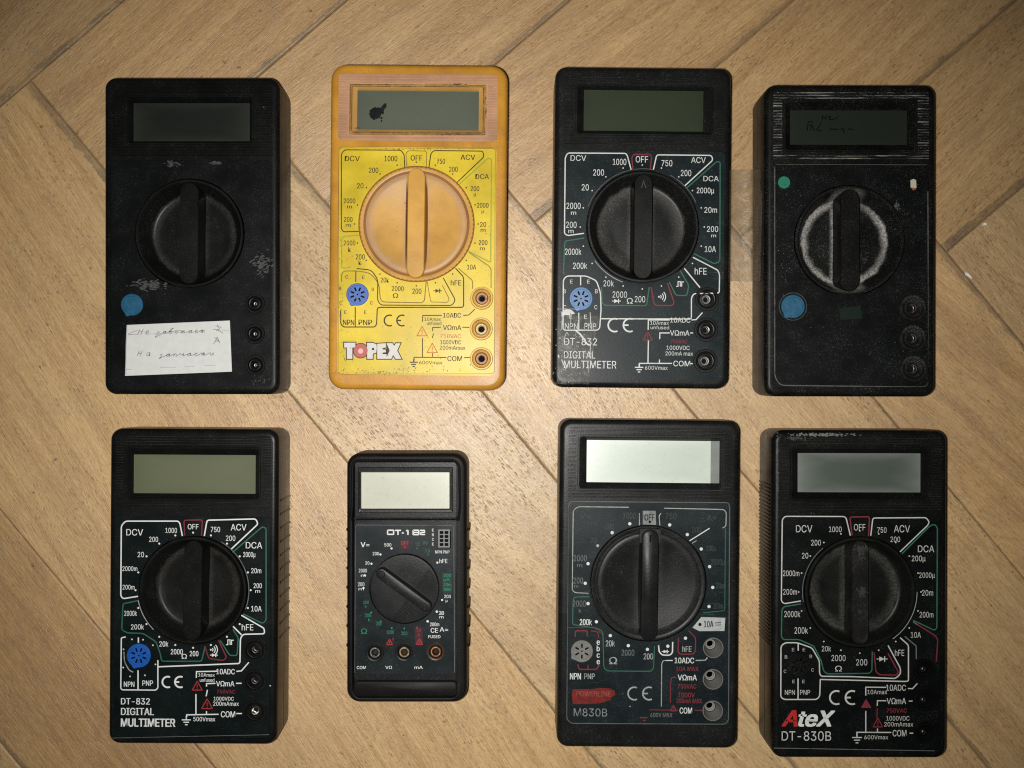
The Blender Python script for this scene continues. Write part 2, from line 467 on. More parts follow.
    def scuff(s, x, y, w, h, n, mat, sz=2.2, seed=1, ang=None):
        """worn flecks, photo pixels"""
        R = random.Random(seed); Z = s.Z; s.Z = (0, 0, 1)
        for i in range(n):
            px = x+R.gauss(0, .33)*w; py = y+R.gauss(0, .3)*h; a = R.random()*6.28 if ang is None else ang+R.gauss(0, .25)
            l = sz*(.3+R.random()); q = l*(.2+.35*R.random()); k = R.randint(5, 7)
            s.poly([(px+math.cos(a)*l*math.cos(t)*(.7+.5*R.random())-math.sin(a)*q*math.sin(t), py+math.sin(a)*l*math.cos(t)+math.cos(a)*q*math.sin(t)*(.6+.6*R.random())) for t in [6.283*j/k for j in range(k)]], mat)
        s.Z = Z

# ------------------------------------------------------------------ common parts
RIDGE = None
def ridge_black():
    return plastic('ridge_dusty_black', (.017, .0175, .017), .36, .7, dust=.7, dustcol=(.11, .11, .10), seed=70., blot=.35, blotcol=(.035, .035, .033), streak=True)
def make_case(M, mats, pocket, window, inner, lcdrect, dial, jacks, socket, dial_depth, dial_r, rc=4.5, ridges=None, ridge_mat=None, side_ribs=None, jack_r=11, socket_r=12, groove=True, wmat=None, bezel_base=False):
    """housing with a display window, a shallow pocket for the face plate and wells for dial, jacks and socket"""
    case = mats['case']; H = M.H; mb = MB()
    w, h = M.w, M.h
    prof = [(2.2, 0), (1.0, .5), (.35, 1.6), (.1, 4), (0, 11.8), (0, 12.4), (.45, 12.55), (.45, 12.95), (0, 13.1), (0, H-2.3), (.15, H-1.5), (.55, H-.75), (1.15, H-.25), (1.9, H-.04), (2.3, H)]
    rings = [z3(rrect(0, 0, w-2*i, h-2*i, max(rc-i*.6, .8), 7), z) for i, z in prof]
    mb.loft(rings, case, cap0=True)
    out = rrect(0, 0, w-4.6, h-4.6, max(rc-2.3*.6, .8), 7)
    pk = M.rect(*pocket, r=2.0)
    wn = M.rect(*window, r=1.1)
    mb.plate(out, [wn, pk], H, case)
    zi = H-2.4
    inn = M.rect(*inner, r=.25, z=zi, n=4)
    wl = wmat or case
    mb.loft([z3(wn, H), z3(M.rect(*window, r=1.0, grow=-.25), H-.35), z3(inn, zi), z3(inn, zi-1.6)], wl, cap1=False)
    # pocket floor
    zp = H-.45
    mb.loft([z3(pk, H), z3(pk, zp)], case)
    dk = M.k
    dc = M.L(dial); holes = [circ(dc[0], dc[1], (dial_r+1.2)*dk, 64)]
    for j in jacks:
        c = M.L(j); holes.append(circ(c[0], c[1], jack_r*dk, 28))
    sc = M.L(socket); holes.append(circ(sc[0], sc[1], (socket_r-1)*dk, 28))
    mb.plate(pk, holes, zp, case)
    mb.loft([z3(holes[0], zp), z3(holes[0], zp-dial_depth)], case, cap1=True)
    for hl in holes[1:-1]: mb.loft([z3(hl, zp), z3(hl, zp-9)], case, cap1=True)
    mb.loft([z3(holes[-1], zp), z3(holes[-1], zp-3)], case, cap1=True)
    if side_ribs:
        for (sx, y0, y1, pitch, sz) in side_ribs:
            ya, yb = M.L((0, y0))[1], M.L((0, y1))[1]
            n = int(abs(yb-ya)/pitch)
            for i in range(n+1):
                y = ya-i*pitch
                ring = [[(sx*(w/2-.1+sz*math.cos(t)*1.0), y+sz*1.1*math.sin(t), z) for t in [math.radians(-90+180*k/6) for k in range(7)]] for z in (3, 3.2, H-5, H-4.6)]
                ring[0] = [(sx*(w/2-.3), p[1], 2.8) for p in ring[0]]; ring[-1] = [(sx*(w/2-.3), p[1], H-4.2) for p in ring[-1]]
                mb.loft(ring, case, closed=False)
    o = mb.build('case', M.root)
    # ridges round the display window
    if ridges:
        rb = MB(); x0, y0, x1, y1 = ridges; rm = ridge_mat or ridge_black()
        (ax, ay), (bx, by) = M.L((x0, y0)), M.L((x1, y1))
        (wx0, wy0), (wx1, wy1) = M.L((window[0], window[1])), M.L((window[2], window[3]))
        m_ = 1.3; y = ay
        if bezel_base:
            bo = M.rect(*ridges, r=1.5)
            rb.plate(bo, [M.rect(*window, r=1.3, grow=.7)], H+.03, rm); rb.loft([z3(bo, H-.02), z3(bo, H+.03)], rm)
        while y > by:
            segs = [(ax, bx)] if (y > wy0+m_ or y < wy1-m_) else [(ax, wx0-m_), (wx1+m_, bx)]
            for xa, xb in segs:
                if xb-xa < .6: continue
                rb.loft([[(x, y-.33, H-.02) for x in (xa, xb)], [(x, y-.18, H+.24) for x in (xa+.12, xb-.12)], [(x, y+.1, H+.24) for x in (xa+.12, xb-.12)], [(x, y+.25, H-.02) for x in (xa, xb)]], rm, closed=False)
            y -= 1.06
        # raised frame round the window
        fo = M.rect(*window, r=1.3, grow=.75); fi = M.rect(*window, r=1.1, grow=.02)
        rb.loft([z3(fo, H-.02), z3(M.rect(*window, r=1.2, grow=.6), H+.3), z3(M.rect(*window, r=1.1, grow=.15), H+.3), z3(fi, H-.05)], mats.get('frame', case))
        rb.build('ridged_bezel', M.root)
    # the glass
    lb = MB(); zl = H-3.1
    lr = M.rect(*inner, r=.2, z=zl, grow=.7)
    lb.loft([z3(lr, zl-.9), z3(lr, zl)], mats['lcd'], True, True)
    scr = lb.build('display_screen', M.root)
    return o, scr

def lcd_tab(M, rect, mat, name='screen_edge_strip', parent=None):
    mb = MB(); z = M.H-3.05
    mb.poly(M.rect(*rect, r=.1, z=z), z, mat)
    return mb.build(name, parent or M.root)

def make_plate(M, pocket, dial, jacks, socket, dial_r, mat, jack_r=11, socket_r=12, edge=None):
    mb = MB(); z = M.H-.12; dk = M.k
    out = M.rect(*pocket, r=1.9, grow=-.12)
    dc = M.L(dial); holes = [circ(dc[0], dc[1], (dial_r+1.2)*dk, 64)]
    for j in jacks:
        c = M.L(j); holes.append(circ(c[0], c[1], jack_r*dk, 28))
    sc = M.L(socket); holes.append(circ(sc[0], sc[1], (socket_r-1)*dk, 28))
    mb.plate(out, holes, z, mat)
    mb.loft([z3(M.rect(*pocket, r=1.9, grow=-.12), z-.3), z3(out, z)], mat)
    return mb, Print(mb, M, z+.01)

def rib_outline(L, W, n=8):
    pts = []
    r = W/2
    for sy, a0 in ((1, 0), (-1, 180)):
        for i in range(n+1):
            a = math.radians(a0+180*i/n); pts.append((r*math.cos(a), sy*(L/2-r)+r*math.sin(a)))
    return pts

def dial_recessed(M, dial, R, r_in, mat, rot=0., ribw=21, depth=7.5, top=.8, ribmat=None, mark=None):
    """dish-shaped knob: thin rim, conical wall, flat floor and a grip bar that comes back up to the face"""
    k = M.k; H = M.H; c = M.L(dial); R *= k; r_in *= k
    mb = MB()
    prof = [(R, H-1.2), (R, H+.25), (R-.25, H+.5), (R-.9, H+.5), (R-1.25, H+.2), (R-1.7, H-.6), (r_in+1.0, H-depth+1.1), (r_in+.2, H-depth+.25), (r_in-.8, H-depth), (r_in*.6, H-depth+.15), (r_in*.2, H-depth+.35), (.05, H-depth+.4)]
    mb.lathe([(r, z) for r, z in prof], c[0], c[1], mat, 96)
    d = mb.build('dial', M.root, loc=(c[0], c[1], 0))
    rb = MB(); W = ribw*k; Lr = 2*R-2.6
    rings = []
    for gw, gl, z in ((1.5, 0, H-depth-.2), (.9, 0, H-depth+.8), (.35, 0, H-depth+3), (.0, 0, H+top-.7), (-.18, -.2, H+top-.25), (-.55, -.6, H+top)):
        rings.append([(p[0], p[1], z) for p in rib_outline(Lr+gl, W+gw)])
    ribmat = ribmat or plastic('knob_grip_black', (.009, .0094, .009), .42, .45, dust=.2, seed=50.)
    rb.loft(rings, ribmat, cap1=True)
    # pointer mark
    pm = mark or ribmat
    for s_ in (-1, 1):
        rb.poly([(0, Lr/2-2.2), (s_*1.1, Lr/2-5.6), (s_*.7, Lr/2-5.6), (0, Lr/2-3.3)], H+top+.02, pm)
    g = rb.build('grip', d)
    g.rotation_euler = (0, 0, -math.radians(rot))
    return d

def dial_raised(M, dial, R, mat, ribmat, rot=0., ribw=19, knurl=False, notch=False, mark=None, dirt=None, low=0.):
    """knob standing a little proud: knurled edge, dished halves, a grip bar across"""
    k = M.k; H = M.H; c = M.L(dial); R *= k
    mb = MB()
    seg = 160
    prof = [(R+.4, H-2.), (R+.4, H+.1), (R+.1, H+.35), (R-1.0, H+.4), (R-1.5, H+.1), (R-1.9, H+.25), (R-2.2, H+1.0), (R-2.7, H+1.25), (R-4.5, H+1.0), (R*.6, H+.2), (R*.3, H-.6), (.05, H-.8)]
    mb.lathe(prof, c[0], c[1], mat, seg, knurl=(R-.95, .006) if knurl else None)
    d = mb.build('dial', M.root, loc=(c[0], c[1], 0))
    rb = MB(); W = ribw*k; Lr = 2*R-1.0
    rings = []
    for gw, z in ((1.4, H-1.5), (.9, H+.2), (.3, H+2.5-low*.6), (0, H+4.0-low), (-.25-.25*(low == 0), H+4.6-low), (-.7-.5*(low == 0), H+4.8-low)):
        rings.append([(p[0], p[1], z) for p in rib_outline(Lr+min(gw, 0), W+gw)])
    if dirt:
        rb.loft([[(p[0], p[1], z) for p in rib_outline(Lr-.6, W+g_)] for g_, z in ((2.1, H-1.0), (1.5, H+.45), (.85, H+1.4))], dirt)
        db = MB(); db.lathe([(R+.9, H-.1), (R+.55, H+.12), (R+.2, H-.1)], c[0], c[1], dirt, 96)
        db.lathe([(R-1.2, H+.3), (R-1.5, H+.42), (R-1.85, H+.3)], c[0], c[1], dirt, 96); do = db.build('dirty_groove', d); do.location = (-c[0]*.001, -c[1]*.001, 0)
    rb.loft(rings, ribmat, cap1=True)
    if mark:
        rb.poly([(-.35, Lr/2-2), (.35, Lr/2-2), (.35, Lr/2-5), (-.35, Lr/2-5)], H+4.83, mark)
    g = rb.build('grip', d)
    g.rotation_euler = (0, 0, -math.radians(rot))
    if notch:
        nb = MB(); nb.box(-W*.62, W*.62, Lr/2-5.5, Lr/2+.2, H+.9, H+3.9, mat)
        nb.box(-.25, .25, Lr/2-4.5, Lr/2-.6, H+3.92, H+3.97, mark or mat)
        nn = nb.build('grip_notch', d); nn.rotation_euler = g.rotation_euler
    return d

def probe_jack(M, p, r, ring, core, metal, style='ring', up=.5, f=1.):
    k = M.k; H = M.H; c = M.L(p); R = r*k
    mb = MB()
    if style == 'ring':
        prof = [(R-a*f, z) for a, z in ((0, H-2), (0, H+up-.2), (.25, H+up), (.95, H+up), (1.2, H+up-.3), (1.45, H-.6), (1.7, H-.65), (2.0, H-.1), (2.5, H-.05), (2.8, H-.5), (2.9, H-7))]
    else:
        prof = [(R-.05, H-.4), (R-.15, H-.05), (R-.45, H-.02), (R-.6, H-.5), (R-.7, H-1.2), (R-1.95, H-6.), (R-2.0, H-6.2)]
    mb.lathe(prof, c[0], c[1], ring, 36)
    mb.lathe([prof[-1], (prof[-1][0]-.02, prof[-1][1]-2.2)], c[0], c[1], HOLE, 36, cap1=True)
    j = mb.build('probe_jack', M.root, loc=(c[0], c[1], 0))
    cb = MB(); ro = R-3.0*f if style == 'ring' else R-2.15; zt = H-1.6 if style == 'ring' else H-6.4
    ri = max(.3, ro-.75*(1 if f > .9 else 1.5))
    cb.lathe([(ro, zt-4), (ro, zt), (ro-.2, zt+.15), (ri+.25, zt+.1), (ri+.05, zt-.2), (ri, zt-2)], 0, 0, metal, 24)
    cb.lathe([(ri+.02, zt-1.9), (ri, zt-2)], 0, 0, HOLE, 24, cap1=True)
    if f < .9: cb.box(-.14, .14, -ro+.1, ro-.1, zt-.8, zt-.15, HOLE, Matrix.Rotation(.6+len(bpy.data.objects)*.7, 4, 'Z'))
    cc = cb.build('contact', j)
    return j

def transistor_socket(M, p, r, mat, holem, tail=225, pins=8):
    k = M.k; H = M.H; c = M.L(p); R = r*k
    mb = MB()
    def outl(g):
        pts = []
        for i in range(40):
            a = 2*math.pi*i/40; d = abs((math.degrees(a)-tail+180) % 360-180)
            rr = R+g+(.9*(1-d/16) if d < 16 else 0); pts.append((rr*math.cos(a), rr*math.sin(a)))
        return pts
    mb.loft([z3(outl(0), H-2.8), z3(outl(0), H+.15), z3(outl(-.25), H+.35)], mat)
    ins = R-.9
    mb.plate(outl(-.25), [circ(0, 0, ins, 32)], H+.35, mat)
    mb.loft([z3(circ(0, 0, ins, 32), H+.35), z3(circ(0, 0, ins-.1, 32), H+.05)], mat)
    slots = []
    soft = mat is holem
    for i in range(pins):
        a = 2*math.pi*(i+.5)/pins; ca, sa = math.cos(a), math.sin(a); l = R*.5
        slots.append([(l*ca+dx*ca-dy*sa, l*sa+dx*sa+dy*ca) for dx, dy in (((-.8, -.33), (.8, -.33), (.8, .33), (-.8, .33)) if not soft else ((-.3, -.2), (.3, -.2), (.3, .2), (-.3, .2)))])
    mb.plate(circ(0, 0, ins-.1, 32), slots, H+.05, mat)
    for s_ in slots: mb.loft([z3(s_, H+.05), z3(s_, H-(.35 if soft else 1.8))], holem, cap1=True)
    mb.poly(circ(0, 0, .35, 8), H+.07, holem)
    o = mb.build('transistor_socket', M.root)
    o.location = (c[0]*.001, c[1]*.001, 0)
    return o

# ------------------------------------------------------------------ palette
W_ = ink('white_print', (.62, .64, .61), .25)
Wd = ink('worn_white_print', (.34, .36, .34), .6)
Wf = ink('rubbed_off_print', (.13, .14, .135), .7)
G_ = ink('green_print', (.03, .13, .085), .3)
Gd = ink('dark_green_field', (.012, .026, .021), .2)
Gb = ink('bright_green_print', (.02, .22, .12), .35)
R_ = ink('dark_red_print', (.20, .025, .035), .3)
Rb = ink('red_print', (.36, .03, .03), .3)
Wb = ink('bold_white_print', (.70, .71, .69), .15)
HOLE = simple('dark_hole', (.004, .004, .004), .8, spec=.1)  # near-black paints the shade inside holes; black print uses it too
STEEL = simple('tin_contact', (.42, .40, .36), .3, metal=1., nscale=900, namp=.4)
BRASS = simple('brass_contact', (.62, .5, .32), .3, metal=1., nscale=900, namp=.4)
COPPER = simple('copper_contact', (.45, .23, .12), .35, metal=1., nscale=900, namp=.4)
DARKM = simple('tarnished_contact', (.10, .095, .09), .35, metal=1., nscale=900, namp=.4)
BLUE = simple('blue_socket_plastic', (.008, .085, .37), .38, nscale=300)
TEAL = simple('teal_socket_plastic', (.005, .085, .16), .42, nscale=400, bmp=.3)
BLUE3 = simple('sky_blue_socket_plastic', (.012, .105, .27), .4, nscale=300)

D830 = Print
H = 26.0
JX = lambda *a: list(a)

# ================================================================== 1: matt black meter with paper note (top left)
def meter_1():
    M = Meter('multimeter', 'plain black multimeter with white handwritten paper note stuck on it', 191.3, 235.5, 173.4, 316, 0., H)
    blk = plastic('black_plastic_satin', (.0075, .0078, .0078), .44, .42, dust=.25, seed=1.)
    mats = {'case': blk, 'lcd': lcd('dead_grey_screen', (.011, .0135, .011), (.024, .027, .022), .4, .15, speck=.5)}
    pocket = (110.5, 160, 271.5, 386); window = (127.4, 97.4, 251.7, 143); inner = (133, 102.8, 249.8, 141.3)
    dial = (189.5, 233.5); jacks = [(255.2, 303.7), (255, 334), (255.5, 365.2)]; sock = (132.1, 304.7)
    make_case(M, mats, pocket, window, inner, None, dial, jacks, sock, 9.5, 54, ridges=(112, 84, 272, 156), ridge_mat=blk, jack_r=9.8, socket_r=11.3)
    mb, P = make_plate(M, pocket, dial, jacks, sock, 54, plastic('black_face_sheet', (.008, .009, .0095), .4, .4, dust=.3, seed=3., grain=.1), 9.8, 11.3)
    sc = ink('grey_scuff', (.065, .068, .065), .6)
    P.scuff(150, 284.5, 26, 8, 120, sc, 2.0, 3, .1); P.scuff(262, 264, 13, 17, 90, sc, 1.8, 4, -.5); P.scuff(172.5, 163.5, 11, 5, 34, sc, 1.7, 5, .6); P.scuff(216.5, 163, 9, 2.6, 20, sc, 1.6, 6, 0.)
    P.scuff(262, 380, 20, 8, 30, ink('faint_scuff', (.04, .042, .04), .4), 1.2, 9)
    P.scuff(264, 107, 3, 1.5, 6, sc, .8, 8)
    mb.build('faceplate', M.root)
    dm = plastic('black_knob', (.008, .0083, .008), .4, .45, dust=.3, seed=5., ring=(.0135, .0166, .0045, .5, (.06, .062, .055)))
    dial_recessed(M, dial, 54, 42, dm, rot=.5, ribw=19)
    for j in jacks: probe_jack(M, j, 10, blk, blk, DARKM, up=.35)
    transistor_socket(M, sock, 11, TEAL, TEAL, 245)
    # paper note
    Z = (120, 310, 8.533)
    def q(x, y): return M.L((Z[0]+x/Z[2], Z[1]+y/Z[2]))
    pap = simple('note_paper', (.60, .61, .585), .85, spec=.15, nscale=350, namp=.05, bmp=.15)
    pen = ink('pencil_line', (.17, .17, .165), .5, base=(.5, .5, .48), rough=.8); penl = ink('pencil_faint', (.38, .38, .37), .4, base=(.55, .55, .54), rough=.8)
    nb = MB(); zt = M.H+.14
    c0, c1, c2, c3 = (58, 128), (938, 90), (956, 526), (44, 562)
    nx, ny = 14, 7; grid = []
    for j in range(ny+1):
        row = []
        for i in range(nx+1):
            a, b = i/nx, j/ny
            x = (c0[0]*(1-a)+c1[0]*a)*(1-b)+(c3[0]*(1-a)+c2[0]*a)*b; y = (c0[1]*(1-a)+c1[1]*a)*(1-b)+(c3[1]*(1-a)+c2[1]*a)*b
            p = q(x, y); row.append(nb.bm.verts.new((p[0], p[1], zt)))
        grid.append(row)
    for j in range(ny):
        for i in range(nx): nb.face([grid[j+1][i], grid[j+1][i+1], grid[j][i+1], grid[j][i]], pap)
    PP = Print(nb, M, zt+.02); PP.zoom(*Z)
    gl = {'Н': [[(0, 0), (.25, 1.5)], [(.75, 0), (1., 1.5)], [(.1, .7), (.95, .85)]], 'е': [[(0, .45), (.7, .6), (.6, 1), (.2, .9), (0, .4), (.3, 0), (.9, .25)]],
          'р': [[(.25, 1), (-.25, -1)], [(.1, .5), (.5, 1), (.8, .7), (.5, .1), (.1, .15)], [(.7, .3), (1, .3)]], 'а': [[(.8, .9), (.3, 1), (0, .5), (.2, 0), (.6, .2), (.85, 1), (.8, .1), (1.05, .2)]],
          'б': [[(1.1, 1.9), (.4, 1.6), (0, .6), (.2, 0), (.7, .1), (.8, .7), (.4, .9), (.1, .7)]], 'о': [[(.4, 1), (0, .5), (.3, 0), (.8, .4), (.5, 1), (.9, .9)]],
          'т': [[(0, 1), (.1, 0), (.2, .8), (.45, 1), (.5, 0), (.55, .8), (.85, 1), (.9, .1), (1.1, .2)]], 'з': [[(0, .9), (.5, 1), (.6, .6), (.3, .5), (.6, .2), (.3, -.6), (0, -.4)]],
          'п': [[(0, 1), (.1, 0), (.3, .9), (.7, 1), (.75, .1), (1, .2)]], 'ч': [[(0, 1), (.1, .5), (.6, .6), (.8, 1), (.7, .1), (.95, .2)]], 'с': [[(.7, .9), (.3, 1), (0, .5), (.3, 0), (.9, .2)]],
          'и': [[(0, 1), (.05, .1), (.5, .2), (.7, 1), (.75, .1), (1, .2)]]}
    R = random.Random(3)
    def write(word, x, y, sz, adv, slope, mat, w):
        run = []
        for ch in word:
            for n_, st in enumerate(gl[ch]):
                pts = [(x+(px_+py_*.22)*sz*1.05+R.gauss(0, 1), y-py_*sz-(px_*sz)*slope+R.gauss(0, 1)) for px_, py_ in st]
                if ch == 'Н' or n_: PP.line(pts, mat, w, 9)
                else: run += pts
            x += adv*(1.25 if ch in 'Нт' else 1)
            y -= adv*slope
        if run: PP.line(run, mat, w, 7)
    write('Не', 150, 212, 34, 52, .03, pen, .62)
    write('работает', 312, 210, 27, 52, .04, pen, .6)
    write('На', 145, 395, 32, 62, .0, pen, .6)
    write('запчасти', 335, 402, 27, 60, .03, pen, .6)
    PP.line([(70, 205), (130, 180), (150, 175)], pen, .5, 5); PP.line([(66, 212), (150, 205)], pen, .5, 0)
    PP.line([(235, 205), (520, 192), (700, 186)], penl, .5, 0)
    for a in ([(795, 165), (850, 165), (830, 120)], [(815, 135), (865, 150)], [(835, 170), (880, 200)], [(820, 175), (860, 180)], [(800, 290), (830, 230), (850, 285)], [(805, 235), (850, 270)], [(815, 268), (845, 262)]): PP.line(a, pen, .6, 3)
    for a in ([(48, 505), (100, 508)], [(340, 490), (480, 489)], [(550, 480), (640, 482)], [(715, 475), (820, 470)], [(870, 172), (930, 174)]): PP.line(a, penl, .55, 0)
    PP.line([(60, 128), (52, 300), (50, 556)], penl, .8, 0)
    nb.build('paper_note', M.root, label='white paper note with pencil handwriting')
meter_1()

# ---------------------------------------------------------------- shared printed right-hand wiring of the face
def wiring(P, col, dim, red, d, bold=.022):
    pass

# ================================================================== 2: yellow meter
def meter_2():
    M = Meter('multimeter', 'orange cased multimeter with bright yellow face and dark blot on its screen', 417.7, 227, 175.5, 324.5, .55, H)
    org = plastic('orange_case', (.50, .235, .027), .42, .45, dust=.8, dustcol=(.16, .07, .03), blot=.6, blotcol=(.34, .155, .04), seed=2.)
    rid = plastic('dirty_pink_ridges', (.44, .245, .14), .55, .35, dust=.9, dustcol=(.22, .12, .09), blot=.6, blotcol=(.33, .19, .135), seed=4.)
    fr = plastic('pale_orange_frame', (.55, .31, .085), .5, .4, dust=.6, dustcol=(.2, .1, .05), blot=.35, blotcol=(.45, .25, .16), seed=6.)
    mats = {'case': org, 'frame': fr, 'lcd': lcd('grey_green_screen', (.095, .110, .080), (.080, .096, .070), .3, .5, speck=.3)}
    pocket = (337.6, 147, 495.8, 375.4); window = (351, 85, 484.5, 133.6); inner = (357.3, 90.4, 478.8, 130)
    dial = (416.5, 224); jacks = [(481.8, 298.2), (481.2, 328.9), (481.4, 358.7)]; sock = (357.5, 294.5)
    case, scr = make_case(M, mats, pocket, window, inner, None, dial, jacks, sock, 4, 57, rc=6.5, ridges=(338.5, 74, 497.5, 141), ridge_mat=rid, jack_r=11.5, socket_r=11.6, wmat=fr, bezel_base=True)
    # leaked liquid crystal
    mb = MB(); z = M.H-3.06; R = random.Random(2); blot = simple('leaked_crystal', (.004, .004, .005), .3)
    Zb = (325, 60, 5.389)
    k = 0
    for (x, y, r) in ((268, 283, 25), (256, 298, 19), (284, 298, 20), (302, 278, 15), (308, 264, 12), (275, 268, 14), (318, 252, 12), (324, 240, 8), (252, 280, 13), (264, 313, 9), (304, 312, 7), (305, 328, 5), (290, 262, 8), (243, 290, 6)):
        pts = []
        for i in range(14):
            a = 6.283*i/14; rr = r*(.75+.5*R.random()); p = M.L((Zb[0]+(x+rr*math.cos(a))/Zb[2], Zb[1]+(y+rr*math.sin(a))/Zb[2]), z); pts.append(p)
        mb.poly(pts, z+.001*k, blot); k += 1
    mb.build('leaked_blot', scr)
    gb = MB(); PG = Print(gb, M, M.H+.32)
    gi = ink('bezel_grime', (.10, .05, .018), .75, base=(.5, .28, .07))
    for (x0, y0, x1, y1) in ((352, 86, 483.5, 132.6), (350.3, 84.4, 485.2, 134.3)): PG.line([(x0, y0), (x1, y0+.9), (x1-.4, y1+.4), (x0-.5, y1-.4)], gi, .9, 1.5, True)
    PG.scuff(390, 84.6, 14, .6, 12, gi, 1.8, 81, 0.); PG.scuff(455, 84.4, 18, .6, 16, gi, 1.8, 82, 0.); PG.scuff(452, 134.2, 14, .6, 14, gi, 2., 83, 0.); PG.scuff(486, 110, .8, 18, 16, gi, 1.2, 84, 1.5); PG.scuff(357, 128, 4, 2, 20, gi, .8, 85)
    gb.build('bezel_grime', M.root)
    yel = plastic('yellow_face_sheet', (.62, .46, .026), .4, .45, dust=.55, dustcol=(.3, .18, .05), blot=.25, blotcol=(.60, .36, .07), grain=.1, seed=8.)
    K = ink('black_print_on_yellow', (.022, .016, .01), .15, base=(.5, .36, .04)); GK = ink('green_line_on_yellow', (.22, .30, .04), .3, base=(.6, .45, .05)); OR = ink('orange_print_on_yellow', (.55, .17, .04), .3, base=(.6, .45, .05))
    K2 = ink('brown_line_on_yellow', (.20, .13, .03), .3, base=(.6, .45, .05))
    mb, P = make_plate(M, pocket, dial, jacks, sock, 57, yel, 11.5, 11.6)
    # greenish tints of the ohm and current fields
    GY = plastic('lime_field', (.50, .47, .045), .4, .45, dust=.5, dustcol=(.3, .2, .05), grain=.1)
    P.zoom(325, 140, 5.389)
    P.line([(430, 150), (427, 80), (410, 55), (105, 53), (88, 75), (88, 480), (100, 495), (185, 492)], K, 1.0)
    P.line([(441, 150), (436, 70), (452, 57), (548, 60), (546, 155)], K2, .8)
    P.line([(560, 150), (570, 75), (585, 57), (850, 60), (857, 90), (710, 230)], K, 1.0)
    P.line([(722, 240), (880, 97), (897, 105), (893, 660), (770, 598)], GK, 1.0)
    P.line([(187, 514), (100, 518), (90, 540), (90, 690), (140, 688)], GK, .9)
    P.line([(75, 42), (918, 46), (912, 1260), (70, 1262)], K2, .55, 20, True)
    P.texts([('DCV', 147, 100, 28, 80), ('1000', 355, 100, 30, 68), ('200', 262, 163, 28, 50), ('20', 190, 247, 28, 34), ('2000', 132, 328, 26, 62), ('200', 125, 428, 26, 46), ('2000', 132, 555, 26, 62), ('200', 190, 630, 28, 48), ('OFF', 493, 97, 28, 62), ('750', 625, 115, 28, 42), ('200', 692, 158, 28, 46), ('ACV', 770, 93, 28, 78), ('DCA', 847, 197, 26, 72), ('200', 808, 262, 26, 46), ('2000', 850, 352, 26, 62), ('20', 852, 455, 26, 32), ('200', 852, 553, 26, 46), ('10A', 790, 685, 26, 48)], K)
    P.texts([('m', 132, 359, 20, 26), ('m', 125, 458, 20, 26), ('k', 132, 590, 24, 14), ('k', 188, 660, 24, 14), ('μ', 808, 292, 20, 12), ('μ', 850, 384, 20, 12), ('m', 852, 485, 20, 26), ('m', 848, 584, 20, 26)], K)
    P.dots(416.3, 224, 61.8, K, .8)
    P.zoom(325, 250, 5.389)
    P.texts([('20k', 322, 162, 26, 44), ('2000', 392, 208, 26, 64), ('Ω', 380, 246, 26, 28), ('200', 495, 222, 28, 48), ('hFE', 706, 177, 28, 56), ('C', 117, 145, 18, 14), ('E', 207, 147, 18, 12), ('B', 82, 207, 18, 12), ('B', 258, 212, 18, 12), ('C', 85, 285, 18, 14), ('C', 250, 285, 18, 14), ('E', 110, 335, 18, 12), ('E', 217, 335, 18, 12), ('NPN', 127, 390, 28, 60), ('PNP', 217, 390, 28, 72)], K)
    P.diode(607, 220, K, .85)
    P.line([(88, 170), (92, 113), (175, 113), (245, 125), (290, 180), (300, 280), (535, 285), (545, 170)], K2, 1.0, 25)
    P.line([(84, 325), (85, 400), (100, 415), (268, 415), (278, 400), (282, 309), (747, 309), (747, 145), (703, 98)], K, 1.1, 15)
    P.line([(170, 100), (250, 108), (285, 160), (283, 270), (300, 297), (685, 299), (703, 270), (637, 150)], K, 1.0, 22)
    P.line([(550, 170), (570, 280), (660, 283), (670, 265), (632, 190)], K2, .8, 10)
    P.line([(775, 12), (895, 95), (895, 205)], K2, .9, 20); P.line([(718, 98), (795, 165), (795, 210)], K2, .9, 10)
    P.line([(166, 113), (166, 172)], K, 1., 0); P.line([(163, 308), (163, 415)], K, 1., 0)
    P.ce(380, 380, 58, K, 1.4)
    P.texts([('10ADC', 685, 352, 25, 96), ('VΩmA', 685, 418, 26, 98), ('COM', 699, 585, 27, 78)], K)
    P.texts([('10Amax', 580, 373, 18, 88), ('unfused', 588, 395, 18, 78), ('1000VDC', 677, 497, 22, 112), ('200mAmax', 687, 527, 21, 138), ('600Vmax', 570, 607, 18, 126)], K, bold=.012)
    P.text('750VAC', 677, 464, 22, OR, 112)
    P.lines([[(630, 352), (527, 353), (525, 387)], [(745, 353), (775, 350), (808, 318)], [(625, 416), (580, 418), (580, 437)], [(740, 416), (778, 417)], [(525, 475), (525, 577)], [(480, 600), (480, 578), (655, 579)], [(750, 580), (785, 580)], [(585, 450), (578, 475)], [(580, 556), (580, 575)]], K, .9)
    P.ground(478, 612, K, .9)
    P.warn(523, 440, 56, OR); P.warn(578, 530, 56, OR)
    for (x, y, w, h, n, s_) in ((360, 372, 50, 6, 22, 11), (440, 368, 60, 8, 22, 12), (345, 355, 6, 30, 12, 13), (400, 370, 20, 4, 14, 14)):
        P.scuff(x, y, w, h, n, K2, 1.0, s_)
    br = ink('brown_specks', (.22, .13, .03), .4, base=(.5, .36, .04))
    P.scuff(350, 280, 16, 120, 60, br, .7, 15); P.scuff(489, 270, 12, 150, 70, br, .7, 16); P.scuff(430, 345, 60, 30, 50, br, .6, 17); P.scuff(416, 160, 80, 14, 40, br, .6, 18); P.scuff(416, 224, 70, 70, 60, br, .7, 19); P.scuff(341, 300, 3, 150, 60, br, .8, 20); P.scuff(375, 373, 60, 3, 60, br, .8, 21); P.scuff(416, 149, 80, 2, 50, br, .8, 22)
